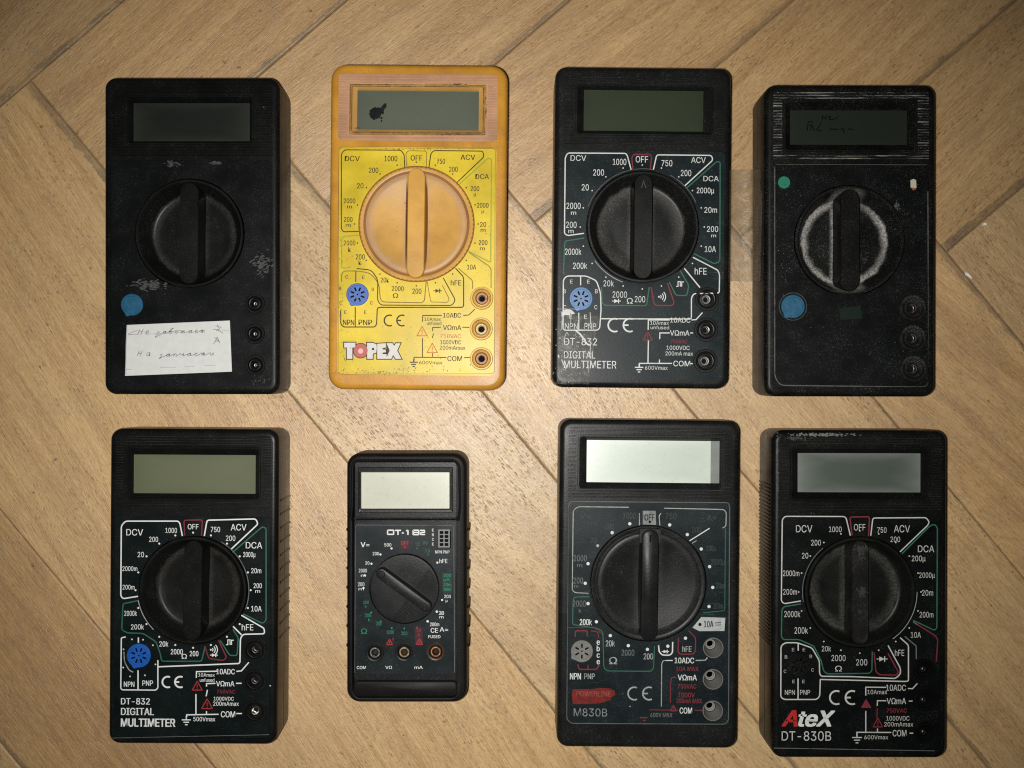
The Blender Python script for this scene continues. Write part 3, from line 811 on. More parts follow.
    mb.build('faceplate', M.root)
    # logo
    lb = MB(); PL = Print(lb, M, M.H-.05); PL.zoom(335, 335, 12.8)
    dk = ink('logo_outline', (.03, .022, .01), .2, base=(.3, .2, .03)); lw = ink('logo_white', (.62, .60, .57), .25, base=(.45, .4, .3)); lr = ink('logo_red', (.45, .115, .10), .25, base=(.5, .3, .2)); lp = ink('logo_pink', (.75, .42, .38), .1, base=(.6, .4, .3))
    T = [(112, 98), (262, 98), (258, 160), (222, 160), (222, 305), (152, 305), (152, 160), (118, 160)]
    def outline(pts, g):
        cx = sum(p[0] for p in pts)/len(pts); cy = sum(p[1] for p in pts)/len(pts)
        return pts
    glyphs = [T, [(410, 100), (480, 100), (530, 118), (535, 165), (528, 225), (485, 240), (482, 305), (412, 305)],
              [(540, 112), (650, 105), (655, 158), (610, 168), (608, 185), (650, 188), (650, 222), (610, 225), (608, 243), (660, 246), (660, 305), (540, 305)],
              [(660, 105), (735, 105), (757, 140), (780, 105), (838, 105), (796, 200), (850, 305), (775, 305), (745, 255), (720, 305), (650, 305), (700, 200)]]
    for g in glyphs: PL.line(g, dk, 1.9, 0, True)
    PL.dot(328, 200, 100, dk, 32)
    for g in glyphs: PL.poly(g, lw)
    PL.dot(328, 200, 90, lr, 32); PL.dot(328, 205, 34, lp, 20); PL.dot(487, 180, 16, dk, 12)
    PL.poly([(655, 185), (672, 150), (700, 200), (672, 250), (655, 225)], dk)
    lb.build('logo', M.root, label='white letters logo with a red round O')
    km = plastic('orange_knob', (.52, .285, .062), .45, .4, dust=.35, dustcol=(.25, .12, .08), blot=.2, blotcol=(.5, .22, .08), seed=9., ring=(.0158, .0205, .0042, 1.1, (.40, .245, .17)))
    gm = plastic('orange_grip', (.52, .275, .05), .42, .45, dust=.3, dustcol=(.3, .13, .05), blot=.35, blotcol=(.40, .17, .05), seed=11.)
    dial_raised(M, dial, 56, km, gm, rot=.2, ribw=17.5, knurl=True, low=2.2, dirt=plastic('brown_grime', (.27, .115, .03), .6, .3, dust=.6, dustcol=(.08, .04, .02)))

    jr = plastic('yellow_jack_ring', (.55, .33, .05), .4, .5, dust=.5, dustcol=(.15, .08, .03), blot=.5, blotcol=(.28, .15, .04), seed=12.)
    dc = simple('dull_copper_contact', (.36, .20, .14), .6, metal=.6, nscale=1500, namp=.5, bmp=.6); db_ = simple('dull_brass_contact', (.50, .38, .22), .6, metal=.6, nscale=1500, namp=.5, bmp=.6)
    for i, j in enumerate(jacks): probe_jack(M, j, 11.3, jr, jr, (dc, db_, dc)[i], up=.9, f=.74)
    transistor_socket(M, sock, 11.2, BLUE, HOLE, 240)
meter_2()

# ================================================================== 3: black meter, top row, tape scraps
def meter_3():
    M = Meter('multimeter', 'black multimeter with torn clear tape over its lower left printed corner', 642, 227.3, 174.6, 320, .6, H)
    blk = plastic('black_plastic_dusty', (.012, .0125, .0125), .42, .5, dust=.6, dustcol=(.12, .115, .10), seed=13.)
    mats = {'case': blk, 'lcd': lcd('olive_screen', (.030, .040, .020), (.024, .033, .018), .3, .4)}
    pocket = (562, 150.5, 724, 380); window = (577.5, 86.5, 713, 134); inner = (583.7, 90.2, 703.5, 131.2)
    dial = (642.8, 227); jacks = [(706.8, 299.2), (706, 329.8), (705.3, 361)]; sock = (581, 298.6)
    make_case(M, mats, pocket, window, inner, None, dial, jacks, sock, 9.5, 55.5, rc=4.5, ridges=(564, 77, 724, 146), jack_r=12, socket_r=12)
    mb, P = make_plate(M, pocket, dial, jacks, sock, 55.5, plastic('blue_black_face_sheet', (.010, .019, .0215), .42, .5, dust=.55, dustcol=(.13, .14, .13), scratch=.5, grain=.12, seed=14.), 12, 12)
    P.zoom(550, 140, 5.389)
    P.line([(437, 160), (417, 85), (408, 72), (95, 70), (82, 95), (78, 505), (95, 515), (183, 503)], W_)
    P.line([(447, 155), (440, 95), (452, 77), (540, 78), (548, 92), (540, 157)], R_)
    P.line([(557, 160), (575, 80), (870, 83), (878, 108), (725, 248)], W_)
    P.line([(735, 260), (900, 115), (917, 120), (915, 655), (885, 667), (775, 612)], G_)
    P.line([(185, 528), (80, 545), (72, 720), (80, 722)], G_)
    P.line([(770, 632), (905, 702), (914, 725), (912, 825), (775, 828), (762, 850), (762, 965), (275, 963)], W_)
    P.line([(724, 692), (808, 795)], W_, 1.2, 0)
    P.texts([('DCV', 153, 97, 30, 84), ('1000', 375, 118, 33, 72), ('OFF', 495, 104, 34, 66), ('750', 630, 125, 33, 58), ('ACV', 800, 108, 31, 78), ('200', 733, 178, 33, 56), ('DCA', 868, 208, 28, 82), ('2000μ', 838, 272, 30, 94), ('20m', 866, 377, 30, 68), ('200', 876, 480, 30, 60), ('m', 882, 515, 18, 26), ('10A', 864, 588, 32, 60), ('hFE', 812, 707, 36, 64), ('200', 262, 175, 33, 58), ('20', 190, 255, 33, 38), ('2000', 127, 355, 33, 76), ('m', 127, 392, 22, 28), ('200', 115, 457, 33, 56), ('m', 113, 490, 22, 28), ('2000k', 125, 602, 33, 88), ('200k', 162, 678, 33, 76)], W_, bold=.006)
    P.dots(642.3, 227, 62, W_, .75, skip=())
    P.zoom(550, 250, 5.389)
    P.line([(278, 200), (280, 285), (295, 298), (520, 300), (535, 200)], G_)
    P.line([(75, 128), (72, 110)], G_)
    P.line([(545, 200), (563, 298), (655, 300), (670, 285), (632, 178)], R_)
    P.line([(642, 172), (680, 245), (738, 245), (748, 190), (702, 112)], G_)
    P.line([(275, 322), (272, 230), (250, 165), (195, 140), (90, 140), (72, 160), (70, 425), (80, 432), (255, 432), (268, 420), (275, 322)], W_, 1.15, 16)
    P.lines([[(165, 140), (165, 190)], [(155, 338), (155, 432)]], W_)
    P.texts([('20k', 316, 180, 32, 56), ('2000', 376, 240, 33, 78), ('Ω', 430, 274, 30, 32), ('200', 485, 265, 33, 56), ('E', 115, 170, 20, 14), ('E', 207, 170, 20, 14), ('B', 78, 222, 22, 14), ('B', 250, 222, 22, 14), ('C', 80, 308, 22, 16), ('C', 247, 308, 22, 16), ('E', 112, 360, 20, 14), ('E', 192, 360, 22, 16), ('NPN', 115, 410, 30, 70), ('PNP', 217, 410, 30, 62)], W_, bold=.004)
    P.diode(358, 275, W_, .85); P.sound(607, 252, W_); P.pulse(700, 182, W_)
    P.texts([('10ADC', 702, 378, 26, 108), ('VΩmA', 699, 447, 28, 104), ('COM', 710, 612, 29, 90)], W_, bold=.01)
    P.texts([('10Amax', 590, 393, 20, 100), ('unfused', 592, 418, 18, 100), ('1000VDC', 690, 527, 22, 124), ('200mA max', 696, 558, 21, 148), ('600Vmax', 573, 635, 20, 122)], W_, bold=.0)
    P.text('750VAC', 695, 493, 20, R_, 90)
    P.lines([[(645, 377), (530, 377), (529, 430)], [(762, 377), (787, 375), (822, 337)], [(645, 447), (592, 447), (591, 480)], [(530, 488), (528, 610)], [(482, 632), (482, 611), (657, 611)], [(590, 590), (590, 608)], [(756, 447), (771, 447)], [(756, 612), (769, 612)]], W_)
    P.ground(480, 640, W_, .95); P.warn(527, 465, 50, R_)
    P.ce(387, 405, 70, W_, 1.6)
    P.texts([('DT-832', 165, 494, 38, 176)], W_, bold=.01); P.text('DIGITAL', 160, 565, 38, W_, 168, bold=.008); P.text('MULTIMETER', 216, 617, 40, W_, 282, bold=.008)
    # bright circle fragments beside the knob
    P.zoom(0, 0, 1)
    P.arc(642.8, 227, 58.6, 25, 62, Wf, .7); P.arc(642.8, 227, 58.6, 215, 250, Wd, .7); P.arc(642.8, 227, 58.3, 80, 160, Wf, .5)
    mb.build('faceplate', M.root)
    dm = plastic('black_knob_dusty', (.012, .0125, .012), .42, .5, dust=.7, dustcol=(.13, .125, .11), seed=15., scratch=.3, ring=(.012, .0172, .0042, .55, (.11, .105, .09)))
    dial_recessed(M, dial, 55.5, 44, dm, rot=0, ribw=18.5, depth=7, top=1.2, mark=ink('mould_mark', (.05, .05, .05), .3))
    dm3 = simple('dull_tin_contact', (.20, .195, .18), .5, metal=.6, nscale=900, namp=.4)
    for i, j in enumerate(jacks): probe_jack(M, j, 12, blk, blk, (dm3, DARKM, dm3)[i], up=.5)
    transistor_socket(M, sock, 11.8, BLUE3, HOLE, 250)
    # tape scraps
    tp = tape_mat()
    sh = (.0)
    tb = MB(); R = random.Random(5)
    rows = []
    ys = [316+i*(384-316)/16 for i in range(17)]
    for j, y in enumerate(ys):
        row = []
        ln = [(599-(.15*(y-316)), M.H+.12), (580, M.H+.14), (566, M.H+.12), (557.5, M.H-.1), (554.3, M.H-1.6)]
        flare = max(0, 1-abs(y-324)/13)*13 + 3.5*(1-(y-316)/70)
        ln += [(552.6-flare*.3, M.H-7), (551.6-flare*.6, M.H-13), (551.3-flare, 6)]
        for i, (x, z) in enumerate(ln):
            p = M.L((x+R.gauss(0, .35), y+R.gauss(0, .3)), z); row.append(tb.bm.verts.new((p[0], p[1], z+abs(R.gauss(0, .10 if i < 3 else .4)))))
        rows.append(row)
    for a, b in zip(rows, rows[1:]):
        for i in range(len(a)-1): tb.face([b[i+1], a[i+1], a[i], b[i]], tp)
    tb.build('clear_tape_scrap', M.root, sharp=20, label='crinkled clear tape scrap with whitish torn edges')
    cb = MB(); PC = Print(cb, M, M.H+.35)
    ct = ink('tape_tear_and_highlight', (.60, .61, .58), .3, base=(.2, .2, .2))  # white strokes paint crinkle highlights as well as torn edges
    PC.zoom(550, 250, 5.389)
    PC.poly([(62, 345), (70, 325), (95, 316), (118, 325), (135, 342), (100, 352), (80, 350), (70, 362)], ct)
    PC.line([(140, 435), (165, 455), (182, 480), (200, 508), (215, 512)], ct, 1.6, 20)
    PC.line([(218, 508), (215, 580)], ct, .6, 0); PC.line([(216, 335), (220, 400)], ct, .6, 0); PC.line([(40, 318), (160, 318)], Wd, .6, 0)
    PC.line([(45, 565), (48, 580)], ct, 1.3, 0); PC.line([(62, 590), (85, 640)], ct, .8, 0); PC.line([(75, 480), (90, 440), (100, 460)], Wd, 1., 10)
    PC.line([(205, 600), (208, 660)], Wd, .7, 0); PC.line([(110, 340), (112, 400)], Wd, .8, 0); PC.line([(60, 330), (66, 370), (62, 430)], Wd, .9, 0)
    PC.scuff(573, 368, 30, 22, 90, Wd, .7, 31); PC.scuff(575, 335, 25, 20, 50, Wd, .8, 32); PC.scuff(563, 350, 8, 40, 50, Wd, .8, 33)
    cb.build('tape_tears_and_highlights', M.root)

def tape_mat(nm='clear_tape', a0=.0, col=(.36, .30, .20, 1)):
    if nm in MATS: return MATS[nm]
    m, nt, b = newmat(nm)
    tc = nt.nodes.new('ShaderNodeTexCoord')
    n1 = noise(nt, tc.outputs['Object'], 260, 5, .65, .6); n2 = noise(nt, tc.outputs['Object'], 70, 2, .5)
    b.inputs['Base Color'].default_value = col
    b.inputs['Roughness'].default_value = .3; b.inputs['Specular IOR Level'].default_value = 1.
    a = math_n(nt, 'ADD', maprange(nt, n1, .44, .75, a0, a0+.2), maprange(nt, n2, .4, .7, .01, .07))
    nt.links.new(a, b.inputs['Alpha'])
    bump(nt, b, n1, .9, .0008)
    MATS[nm] = m
    return m
meter_3()

# ================================================================== 4: scuffed black meter (top right)
def scribble(P, mat, w):
    for a in ([(395, 205), (400, 178)], [(412, 205), (418, 180)], [(398, 193), (416, 193)], [(428, 197), (440, 192), (438, 184), (428, 190), (430, 203), (445, 203), (470, 195), (478, 184)],
              [(318, 262), (324, 212)], [(322, 215), (345, 210), (340, 232), (324, 236)], [(335, 262), (342, 235), (352, 238), (350, 258), (360, 255)], [(365, 262), (392, 212)], [(372, 250), (380, 262), (395, 255)],
              [(432, 258), (440, 246), (448, 256), (455, 246), (462, 257), (470, 248), (480, 256)], [(490, 256), (495, 244), (505, 250), (502, 265), (512, 272)], [(525, 258), (535, 246), (545, 256), (556, 252)]):
        P.line(a, mat, w, 6)
def meter_4():
    M = Meter('multimeter', 'scuffed black multimeter without printing, with small green dot and whitened dial edge', 850.6, 240.3, 169, 311, .1, H)
    blk = plastic('black_plastic_scuffed', (.0065, .0068, .0066), .46, .42, dust=.9, dustcol=(.10, .10, .09), seed=17., scratch=.25)
    worn = plastic('whitened_ridges', (.02, .02, .019), .5, .4, dust=1.2, dustcol=(.34, .33, .30), blot=1.3, blotcol=(.34, .33, .30), seed=18., streak=True)
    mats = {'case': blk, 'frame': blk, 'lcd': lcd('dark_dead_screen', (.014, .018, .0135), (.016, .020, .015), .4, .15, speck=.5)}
    pocket = (774, 163.5, 928.6, 386.8); window = (785.5, 103, 914, 150); inner = (790, 110, 907.5, 144.8)
    dial = (849.5, 240.4); jacks = [(912.6, 308.2), (912.6, 338.3), (913, 368.8)]; sock = (792.9, 306.5)
    _, scr = make_case(M, mats, pocket, window, inner, None, dial, jacks, sock, 9.5, 54.5, rc=4.5, ridges=(773, 92.5, 928.8, 160), ridge_mat=worn, jack_r=12.2, socket_r=12.8)
    mb = MB(); P = Print(mb, M, M.H-3.05); P.zoom(745, 80, 5.12)
    scribble(P, simple('marker_ink', (.0015, .0015, .0015), .9, spec=.05), .75)
    mb.build('marker_writing', scr)
    face = plastic('bare_black_face', (.0055, .0068, .0066), .45, .4, dust=.8, dustcol=(.09, .1, .09), seed=19., scratch=.25)
    mb, P = make_plate(M, pocket, dial, jacks, sock, 54.5, face, 12.2, 12.8)
    edge = ink('rubbed_edge', (.10, .10, .092), .9)
    P.zoom(745, 250, 5.12)
    P.line([(152, -440), (152, 650), (180, 693), (925, 702), (942, 680), (936, -300)], edge, 1.1, 25)
    P.line([(152, -440), (152, -438+0), (560, -438), (935, -436)], ink('rubbed_edge_faint', (.06, .06, .055), .8), .8, 0)
    gs = ink('green_sticker', (.02, .18, .11), .25, base=(.01, .06, .04))
    P.dot(200, -346, 31, gs, 20); P.scuff(784.5, 184, 4, 2, 3, HOLE, 1.0, 3, -.8)
    P.poly([(847, -357), (862, -364), (876, -358), (878, -318), (865, -312), (848, -320)], ink('bare_chip', (.50, .46, .38), .3, base=(.3, .25, .2)))
    P.poly([(850, -320), (876, -318), (872, -308), (860, -306)], ink('orange_chip', (.32, .11, .035), .2))
    P.poly([(480, 300), (590, 285), (600, 350), (490, 358)], ink('green_smudge', (.003, .011, .007), .5))
    sp = ink('pale_speck', (.24, .24, .22), .4)
    for (x, y, w, h, n, s_) in ((787, 262, 25, 40, 40, 1), (905, 205, 30, 60, 30, 2), (880, 360, 40, 25, 26, 3), (805, 345, 40, 60, 14, 4), (915, 240, 14, 80, 18, 5), (795, 200, 20, 30, 18, 6)):
        P.scuff(x, y, w, h, n, sp, .42, 40+s_)
    P.scuff(897, 206, 5, 9, 22, edge, 1.2, 47, 1.2)
    P.arc((792.9-745)*5.12, (306.5-250)*5.12, 70, 0, 360, ink('faint_ring', (.05, .052, .048), .8), .9, 40)
    mb.build('faceplate', M.root)
    dm = plastic('whitened_knob', (.009, .0095, .009), .45, .42, dust=.7, dustcol=(.2, .2, .18), seed=21., ring=(.0142, .0170, .0042, 1.25, (.32, .31, .285), 1))
    gm = plastic('plain_grip', (.0065, .0065, .006), .45, .4, dust=.4, seed=22.)
    dial_recessed(M, dial, 54.5, 43.5, dm, rot=0, ribw=19.5, ribmat=gm)
    dj = plastic('dusty_jack_plastic', (.012, .012, .0115), .45, .5, dust=1.6, dustcol=(.17, .165, .15), blot=.6, blotcol=(.06, .06, .055), seed=61.)
    for j in jacks: probe_jack(M, j, 13, dj, blk, DARKM, up=.9)
    transistor_socket(M, sock, 11.8, TEAL, TEAL, 235)
meter_4()

# ================================================================== 5: black meter bottom left
def meter_5():
    M = Meter('multimeter', 'black multimeter with blue socket and olive screen below the meter with paper note', 193, 587, 167, 314.5, .35, H)
    blk = plastic('black_plastic_clean', (.0085, .009, .009), .38, .5, dust=.2, seed=23.)
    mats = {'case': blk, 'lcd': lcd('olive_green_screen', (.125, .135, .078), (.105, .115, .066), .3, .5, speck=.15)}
    pocket = (112.8, 516, 270, 738); window = (127.8, 448.6, 259, 499); inner = (133.3, 454.8, 255.6, 493.6)
    dial = (193.1, 590.2); jacks = [(255, 650), (254.5, 681), (254.5, 711.8)]; sock = (138.8, 655.5)
    make_case(M, mats, pocket, window, inner, None, dial, jacks, sock, 9.5, 53.5, rc=4.5, ridges=(116, 436, 271, 510), jack_r=12, socket_r=12.5, side_ribs=[(1, 500, 640, 5.6, .45), (-1, 500, 640, 5.6, .3)])
    mb, P = make_plate(M, pocket, dial, jacks, sock, 53.5, plastic('deep_black_face_sheet', (.0075, .0125, .0128), .38, .45, dust=.2, grain=.1, seed=24.), 12, 12.5)
    GF = Gd
    P.zoom(105, 510, 5.389)
    P.line([(417, 140), (403, 70), (393, 60), (110, 60), (88, 85), (85, 462), (97, 478), (178, 465)], Wb, 1.3)
    P.line([(430, 137), (425, 55), (525, 53), (520, 139)], R_)
    P.line([(535, 140), (550, 55), (812, 48), (825, 75), (678, 213)], Wb, 1.3)
    P.line([(688, 228), (848, 90), (868, 98), (868, 595), (850, 612), (745, 560)], G_)
    P.line([(735, 567), (858, 638), (860, 667), (745, 670), (730, 690), (727, 827), (285, 845)], Wb, 1.3)
    P.line([(690, 627), (736, 673)], Wb, 1.3, 0)
    P.line([(180, 488), (97, 505), (90, 645), (120, 662), (205, 665), (275, 710), (298, 775), (305, 815), (520, 815), (540, 735)], G_)
    P.texts([('DCV', 160, 120, 34, 90), ('1000', 357, 110, 27, 62), ('200', 262, 158, 27, 48), ('20', 193, 240, 28, 34), ('2000m', 134, 316, 25, 80), ('200m', 127, 416, 25, 64), ('2000k', 138, 557, 27, 68), ('200k', 175, 630, 27, 70), ('OFF', 475, 90, 28, 58), ('750', 595, 105, 28, 50), ('200', 677, 152, 28, 50), ('ACV', 720, 93, 34, 84), ('DCA', 803, 190, 34, 88), ('2000μ', 778, 240, 27, 66), ('20m', 815, 327, 27, 54), ('200', 823, 408, 26, 44), ('m', 823, 437, 18, 26), ('10A', 816, 532, 29, 56), ('hFE', 768, 632, 33, 62)], Wb, bold=.008)
    P.dots(193.1, 590.2, 57.6, Wb, 1.0, skip=())
    P.zoom(105, 610, 5.389)
    P.line([(112, 145), (88, 150), (85, 422), (92, 430), (273, 432), (285, 420), (285, 270)], Wb, 1.2, 6)
    P.lines([[(178, 325), (178, 432)], [(180, 148), (180, 176)]], Wb, 1.3)
    P.line([(102, 225), (105, 280), (130, 325), (152, 335)], Wd, 1., 15)
    for x, y in ((145, 158), (205, 160), (258, 190), (272, 293), (135, 358), (215, 352), (100, 212), (98, 310)): P.dot(x, y, 5, W_, 5)
    P.line([(537, 195), (560, 262), (640, 272), (655, 255), (612, 163)], R_)
    P.line([(622, 165), (672, 245), (712, 245), (718, 150), (690, 105)], G_)
    P.texts([('20k', 317, 183, 28, 48), ('2000', 387, 225, 28, 64), ('Ω', 427, 250, 26, 28), ('200', 480, 235, 28, 46), ('NPN', 130, 400, 28, 56), ('PNP', 230, 394, 28, 56)], Wb, bold=.018)
    P.sound(590, 214, Wb); P.diode(587, 243, Wb, .75); P.pulse(672, 173, Wb)
    P.ce(370, 388, 58, Wb, 1.7)
    P.text('DT-832', 164, 492, 34, Wb, 154, bold=.03); P.text('DIGITAL', 175, 547, 38, Wb, 176, bold=.03); P.text('MULTIMETER', 232, 607, 42, Wb, 290, bold=.04)
    P.texts([('10ADC', 650, 332, 28, 98), ('VΩmA', 648, 397, 28, 98), ('COM', 663, 562, 32, 76)], Wb, bold=.02)
    P.texts([('10Amax', 547, 350, 18, 88), ('unfused', 550, 378, 18, 78), ('1000VDC', 640, 478, 20, 108), ('200mAmax', 652, 505, 22, 138), ('500Vmax', 535, 588, 23, 118)], Wb, bold=.01)
    P.text('750VAC', 652, 440, 20, R_, 98)
    P.lines([[(605, 330), (493, 332), (492, 366)], [(708, 331), (735, 328), (775, 282)], [(595, 395), (547, 397), (547, 413)], [(706, 395), (736, 395)], [(490, 453), (490, 564)], [(440, 578), (440, 565), (612, 562)], [(547, 545), (547, 562)], [(708, 558), (738, 558)], [(552, 430), (545, 465)]], Wb, 1.2)
    P.ground(438, 600, Wb, 1.); P.warn(497, 410, 54, Rb); P.warn(550, 508, 58, Rb)
    P.dot(890, 408, 4, W_, 6)
    P.zoom(0, 0, 1)
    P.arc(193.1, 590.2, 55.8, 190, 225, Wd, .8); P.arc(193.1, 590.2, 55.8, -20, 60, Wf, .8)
    P.zoom(105, 610, 5.389); P.line([(40, 690), (885, 672)], Wf, .5, 0)
    mb.build('faceplate', M.root)
    dm = plastic('black_knob_worn', (.010, .0105, .010), .42, .45, dust=.3, seed=25., ring=(.0135, .0165, .0046, .45, (.07, .065, .055)))
    dial_recessed(M, dial, 53.5, 40.5, dm, rot=.8, ribw=18.5, depth=8)
    for i, j in enumerate(jacks): probe_jack(M, j, 12, blk, blk, (DARKM, DARKM, STEEL)[i], up=.5)
    transistor_socket(M, sock, 12, BLUE, HOLE, 250)
meter_5()

# ================================================================== 6: small meter in a rubber holster
def meter_6():
    Hh = 25.0
    M = Meter('multimeter', 'small black multimeter in ribbed rubber holster with slanted dial', 407.8, 576.6, 121, 250, 0., Hh)
    rub = plastic('black_rubber', (.011, .0105, .010), .55, .45, dust=.35, dustcol=(.08, .075, .065), seed=26.)
    pl = plastic('grey_black_plastic', (.019, .020, .021), .4, .5, dust=.6, dustcol=(.15, .15, .14), seed=27.)
    w, h = M.w, M.h; H6 = Hh-2.2
    # holster
    hb = MB()
    prof = [(2., 0), (.8, .5), (.1, 2), (0, 8), (0, Hh-3), (.25, Hh-1.4), (.9, Hh-.4), (1.5, Hh-.1)]
    hb.loft([z3(rrect(0, 0, w-2*i, h-2*i, max(5.5-i*.6, 1), 8), z) for i, z in prof], rub, cap0=True)
    hole = M.rect(353, 459, 458.5, 697, r=2.6, n=6)
    hb.plate(rrect(0, 0, w-3, h-3, 4.6, 8), [hole], Hh-.1, rub)
    hb.loft([z3(hole, Hh-.1), z3(M.rect(353, 459, 458.5, 697, r=2.5, grow=-.3, n=6), Hh-.6), z3(M.rect(353, 459, 458.5, 697, r=2.4, grow=-.4, n=6), Hh-5)], rub, cap1=True)
    # side bumps
    for i in range(7):
        y = M.L((0, 529+19.45*i))[1]
        for sx in (-1, 1):
            rr = [[(sx*(w/2-.25+.85*math.cos(t)), y+.85*math.sin(t), z) for t in [math.radians(-90+180*k/6) for k in range(7)]] for z in (2.2, 2.5, Hh-4, Hh-3.5)]
            rr[0] = [(sx*(w/2-.6), p[1], 2.0) for p in rr[0]]; rr[-1] = [(sx*(w/2-.6), p[1], Hh-3) for p in rr[-1]]
            hb.loft(rr, rub, closed=False)
    # inner lip hugging the display
    lip = fillet([M.L(p) for p in ((351.5, 519), (353.2, 505), (353.6, 463), (357.5, 458.2), (455.5, 458.2), (460.5, 463), (461.2, 505), (459.6, 519))], 2.2)
    hb.tube([(p[0], p[1], Hh-.15) for p in lip], .55, rub, 8)
    hb.tube([(p[0], p[1], Hh-.35) for p in fillet([M.L(p) for p in ((352, 682), (352.8, 691), (358, 697.5), (456, 697.5), (462.5, 691), (463.4, 682))], 2.)], .5, rub, 8)
    # pocket floor at the foot
    q = M.rect(354, 681.5, 458, 696, r=1.6)
    hb.loft([z3(q, Hh-4), z3(q, Hh-2.4), z3(M.rect(355, 682.5, 457, 695, r=1.4), Hh-2.1)], rub, cap1=True)
    hob = hb.build('rubber_holster', M.root); hob.location = (-.0005, -.0007, 0)
    # body
    cb = MB(); zt = H6
    body = M.rect(353.8, 461, 457.6, 680.5, r=1.0, z=zt)
    z1 = zt-.5
    zt2 = Hh-.6
    jacks = [(374.9, 652.6), (404.3, 652.2), (435.7, 651.7)]
    Dc = (404.6, 588.4); dc = M.L(Dc, zt)
    holes = [circ(dc[0], dc[1], 35.6*M.k, 64)]+[circ(*M.L(j, zt), 9.*M.k, 28) for j in jacks]
    sk = M.rect(440, 531, 451, 548, z=zt, r=.1)
    holes.append(sk)
    low = M.rect(353.8, 519.6, 457.6, 680.5, r=.9, z=zt)
    cb.loft([z3(low, zt-6), z3(low, zt-.35), z3(M.rect(353.8, 519.6, 457.6, 680.5, r=.8, z=zt, grow=-.3), zt)], pl)
    cb.plate(M.rect(353.8, 519.6, 457.6, 680.5, r=.8, z=zt, grow=-.3), holes, zt, pl)
    cb.loft([z3(holes[0], zt), z3(holes[0], zt-2)], pl, cap1=True)
    for hl in holes[1:-1]: cb.loft([z3(hl, zt), z3(hl, zt-7)], pl, cap1=True)
    cb.loft([z3(sk, zt), z3(sk, zt-1.5)], HOLE, cap1=True)
    up = M.rect(354.2, 461.5, 457.5, 518.6, r=1.4, z=zt2); wn = M.rect(358.2, 467, 453, 512.5, r=.5, z=zt2)
    cb.loft([z3(up, zt-6), z3(up, zt2-.5), z3(M.rect(354.2, 461.5, 457.5, 518.6, r=1.2, z=zt2, grow=-.4), zt2)], pl)
    cb.plate(M.rect(354.2, 461.5, 457.5, 518.6, r=1.2, z=zt2, grow=-.4), [wn], zt2, pl)
    inn = M.rect(361.3, 472.4, 449.4, 508.6, r=.2, z=zt2-1.6)
    cb.loft([z3(wn, zt2), z3(M.rect(358.2, 467, 453, 512.5, r=.5, z=zt2, grow=-.3), zt2-.4), z3(M.rect(361.3, 472.4, 449.4, 508.6, r=.3, grow=.6, z=zt2-1.2), zt2-.5), z3(inn, zt2-1.6), z3(inn, zt2-3)], pl)
    cb.build('case', M.root)
    lb = MB(); lr = M.rect(361.3, 472.4, 449.4, 508.6, r=.2, z=zt2-1.9, grow=.6)
    lb.loft([z3(lr, zt2-2.8), z3(lr, zt2-1.9)], lcd('flash_pale_screen', (.44, .45, .35), (.49, .50, .40), .35, .5, speck=.45), True, True)  # pale base colour carries part of the flash reflection
    lb.build('display_screen', M.root)
    # printing
    fb = MB(); z = zt+.06
    fo = M.rect(356.2, 522.5, 455, 674, r=.5, z=z); hz = [circ(*M.L(Dc, z), 36*M.k, 64)]+[circ(*M.L(j, z), 9.6*M.k, 28) for j in jacks]+[M.rect(437.8, 528.6, 453, 548.6, z=z, r=.1)]
    fs = plastic('slate_face_sheet', (.0165, .024, .0265), .42, .5, dust=.45, dustcol=(.13, .14, .14), grain=.1, seed=28.)
    fb.plate(fo, hz, z, fs)
    P = Print(fb, M, z+.01)
    P.zoom(340, 510, 7.314)
    P.line([(115, 110), (828, 112)], Wf, .5, 0); P.line([(832, 115), (838, 1190)], Wf, .6, 0); P.line([(113, 115), (108, 1190)], Wf, .4, 0)
    for g in ([(348, 148), (392, 148), (392, 178), (348, 178), (348, 148)], [(402, 149), (446, 149)], [(424, 149), (424, 182)], [(452, 168), (466, 168)], [(484, 152), (497, 149), (497, 182)],
              [(535, 148), (576, 148), (576, 180), (535, 180), (535, 148)], [(537, 164), (574, 164)], [(586, 149), (618, 149), (618, 163), (590, 165), (590, 179), (622, 179)]): P.line(g, Wb, 1.35, 3)
    P.text('V=', 183, 253, 36, Wb, 62, bold=.03)
    P.texts([('500', 350, 255, 24, 50), ('200', 262, 319, 24, 46), ('20', 200, 388, 24, 30), ('2000', 167, 443, 26, 58), ('m', 170, 478, 20, 34), ('200', 155, 543, 28, 46), ('m', 155, 577, 20, 38), ('200', 786, 632, 24, 48), ('μ', 780, 662, 20, 14), ('hFE', 756, 373, 30, 58), ('NPN PNP', 748, 307, 22, 104), ('2', 742, 755, 22, 14)], W_, bold=.02)
    for x, y in ((377, 281), (296, 325), (230, 393), (182, 478), (172, 570), (712, 385), (747, 658)): P.dot(x, y, 8, Wb, 8)
    for i, ch in enumerate('EBCE'): P.text(ch, 680, 147+34*i, 20, Wb, 13)
    P.poly([(442, 222), (505, 222), (503, 285), (445, 285)], ink('dim_red_field', (.055, .012, .018), .3)); P.text('OFF', 475, 242, 26, Rb, 56); P.dot(475, 270, 6, Rb, 8)
    P.texts([('C', 573, 250, 26, 20), ('9V', 625, 242, 24, 36), ('1.5', 640, 297, 26, 34)], G_, bold=.02); P.dot(563, 280, 6, G_, 8); P.dot(645, 325, 6, G_, 8)
    P.poly([(750, 460), (818, 460), (818, 610), (752, 610)], ink('green_field', (.008, .035, .025), .3))
    P.texts([('200', 785, 478, 22, 56), ('μA', 780, 508, 20, 44), ('20m', 785, 545, 22, 56), ('200m', 785, 580, 22, 56)], Gb, bold=.02)
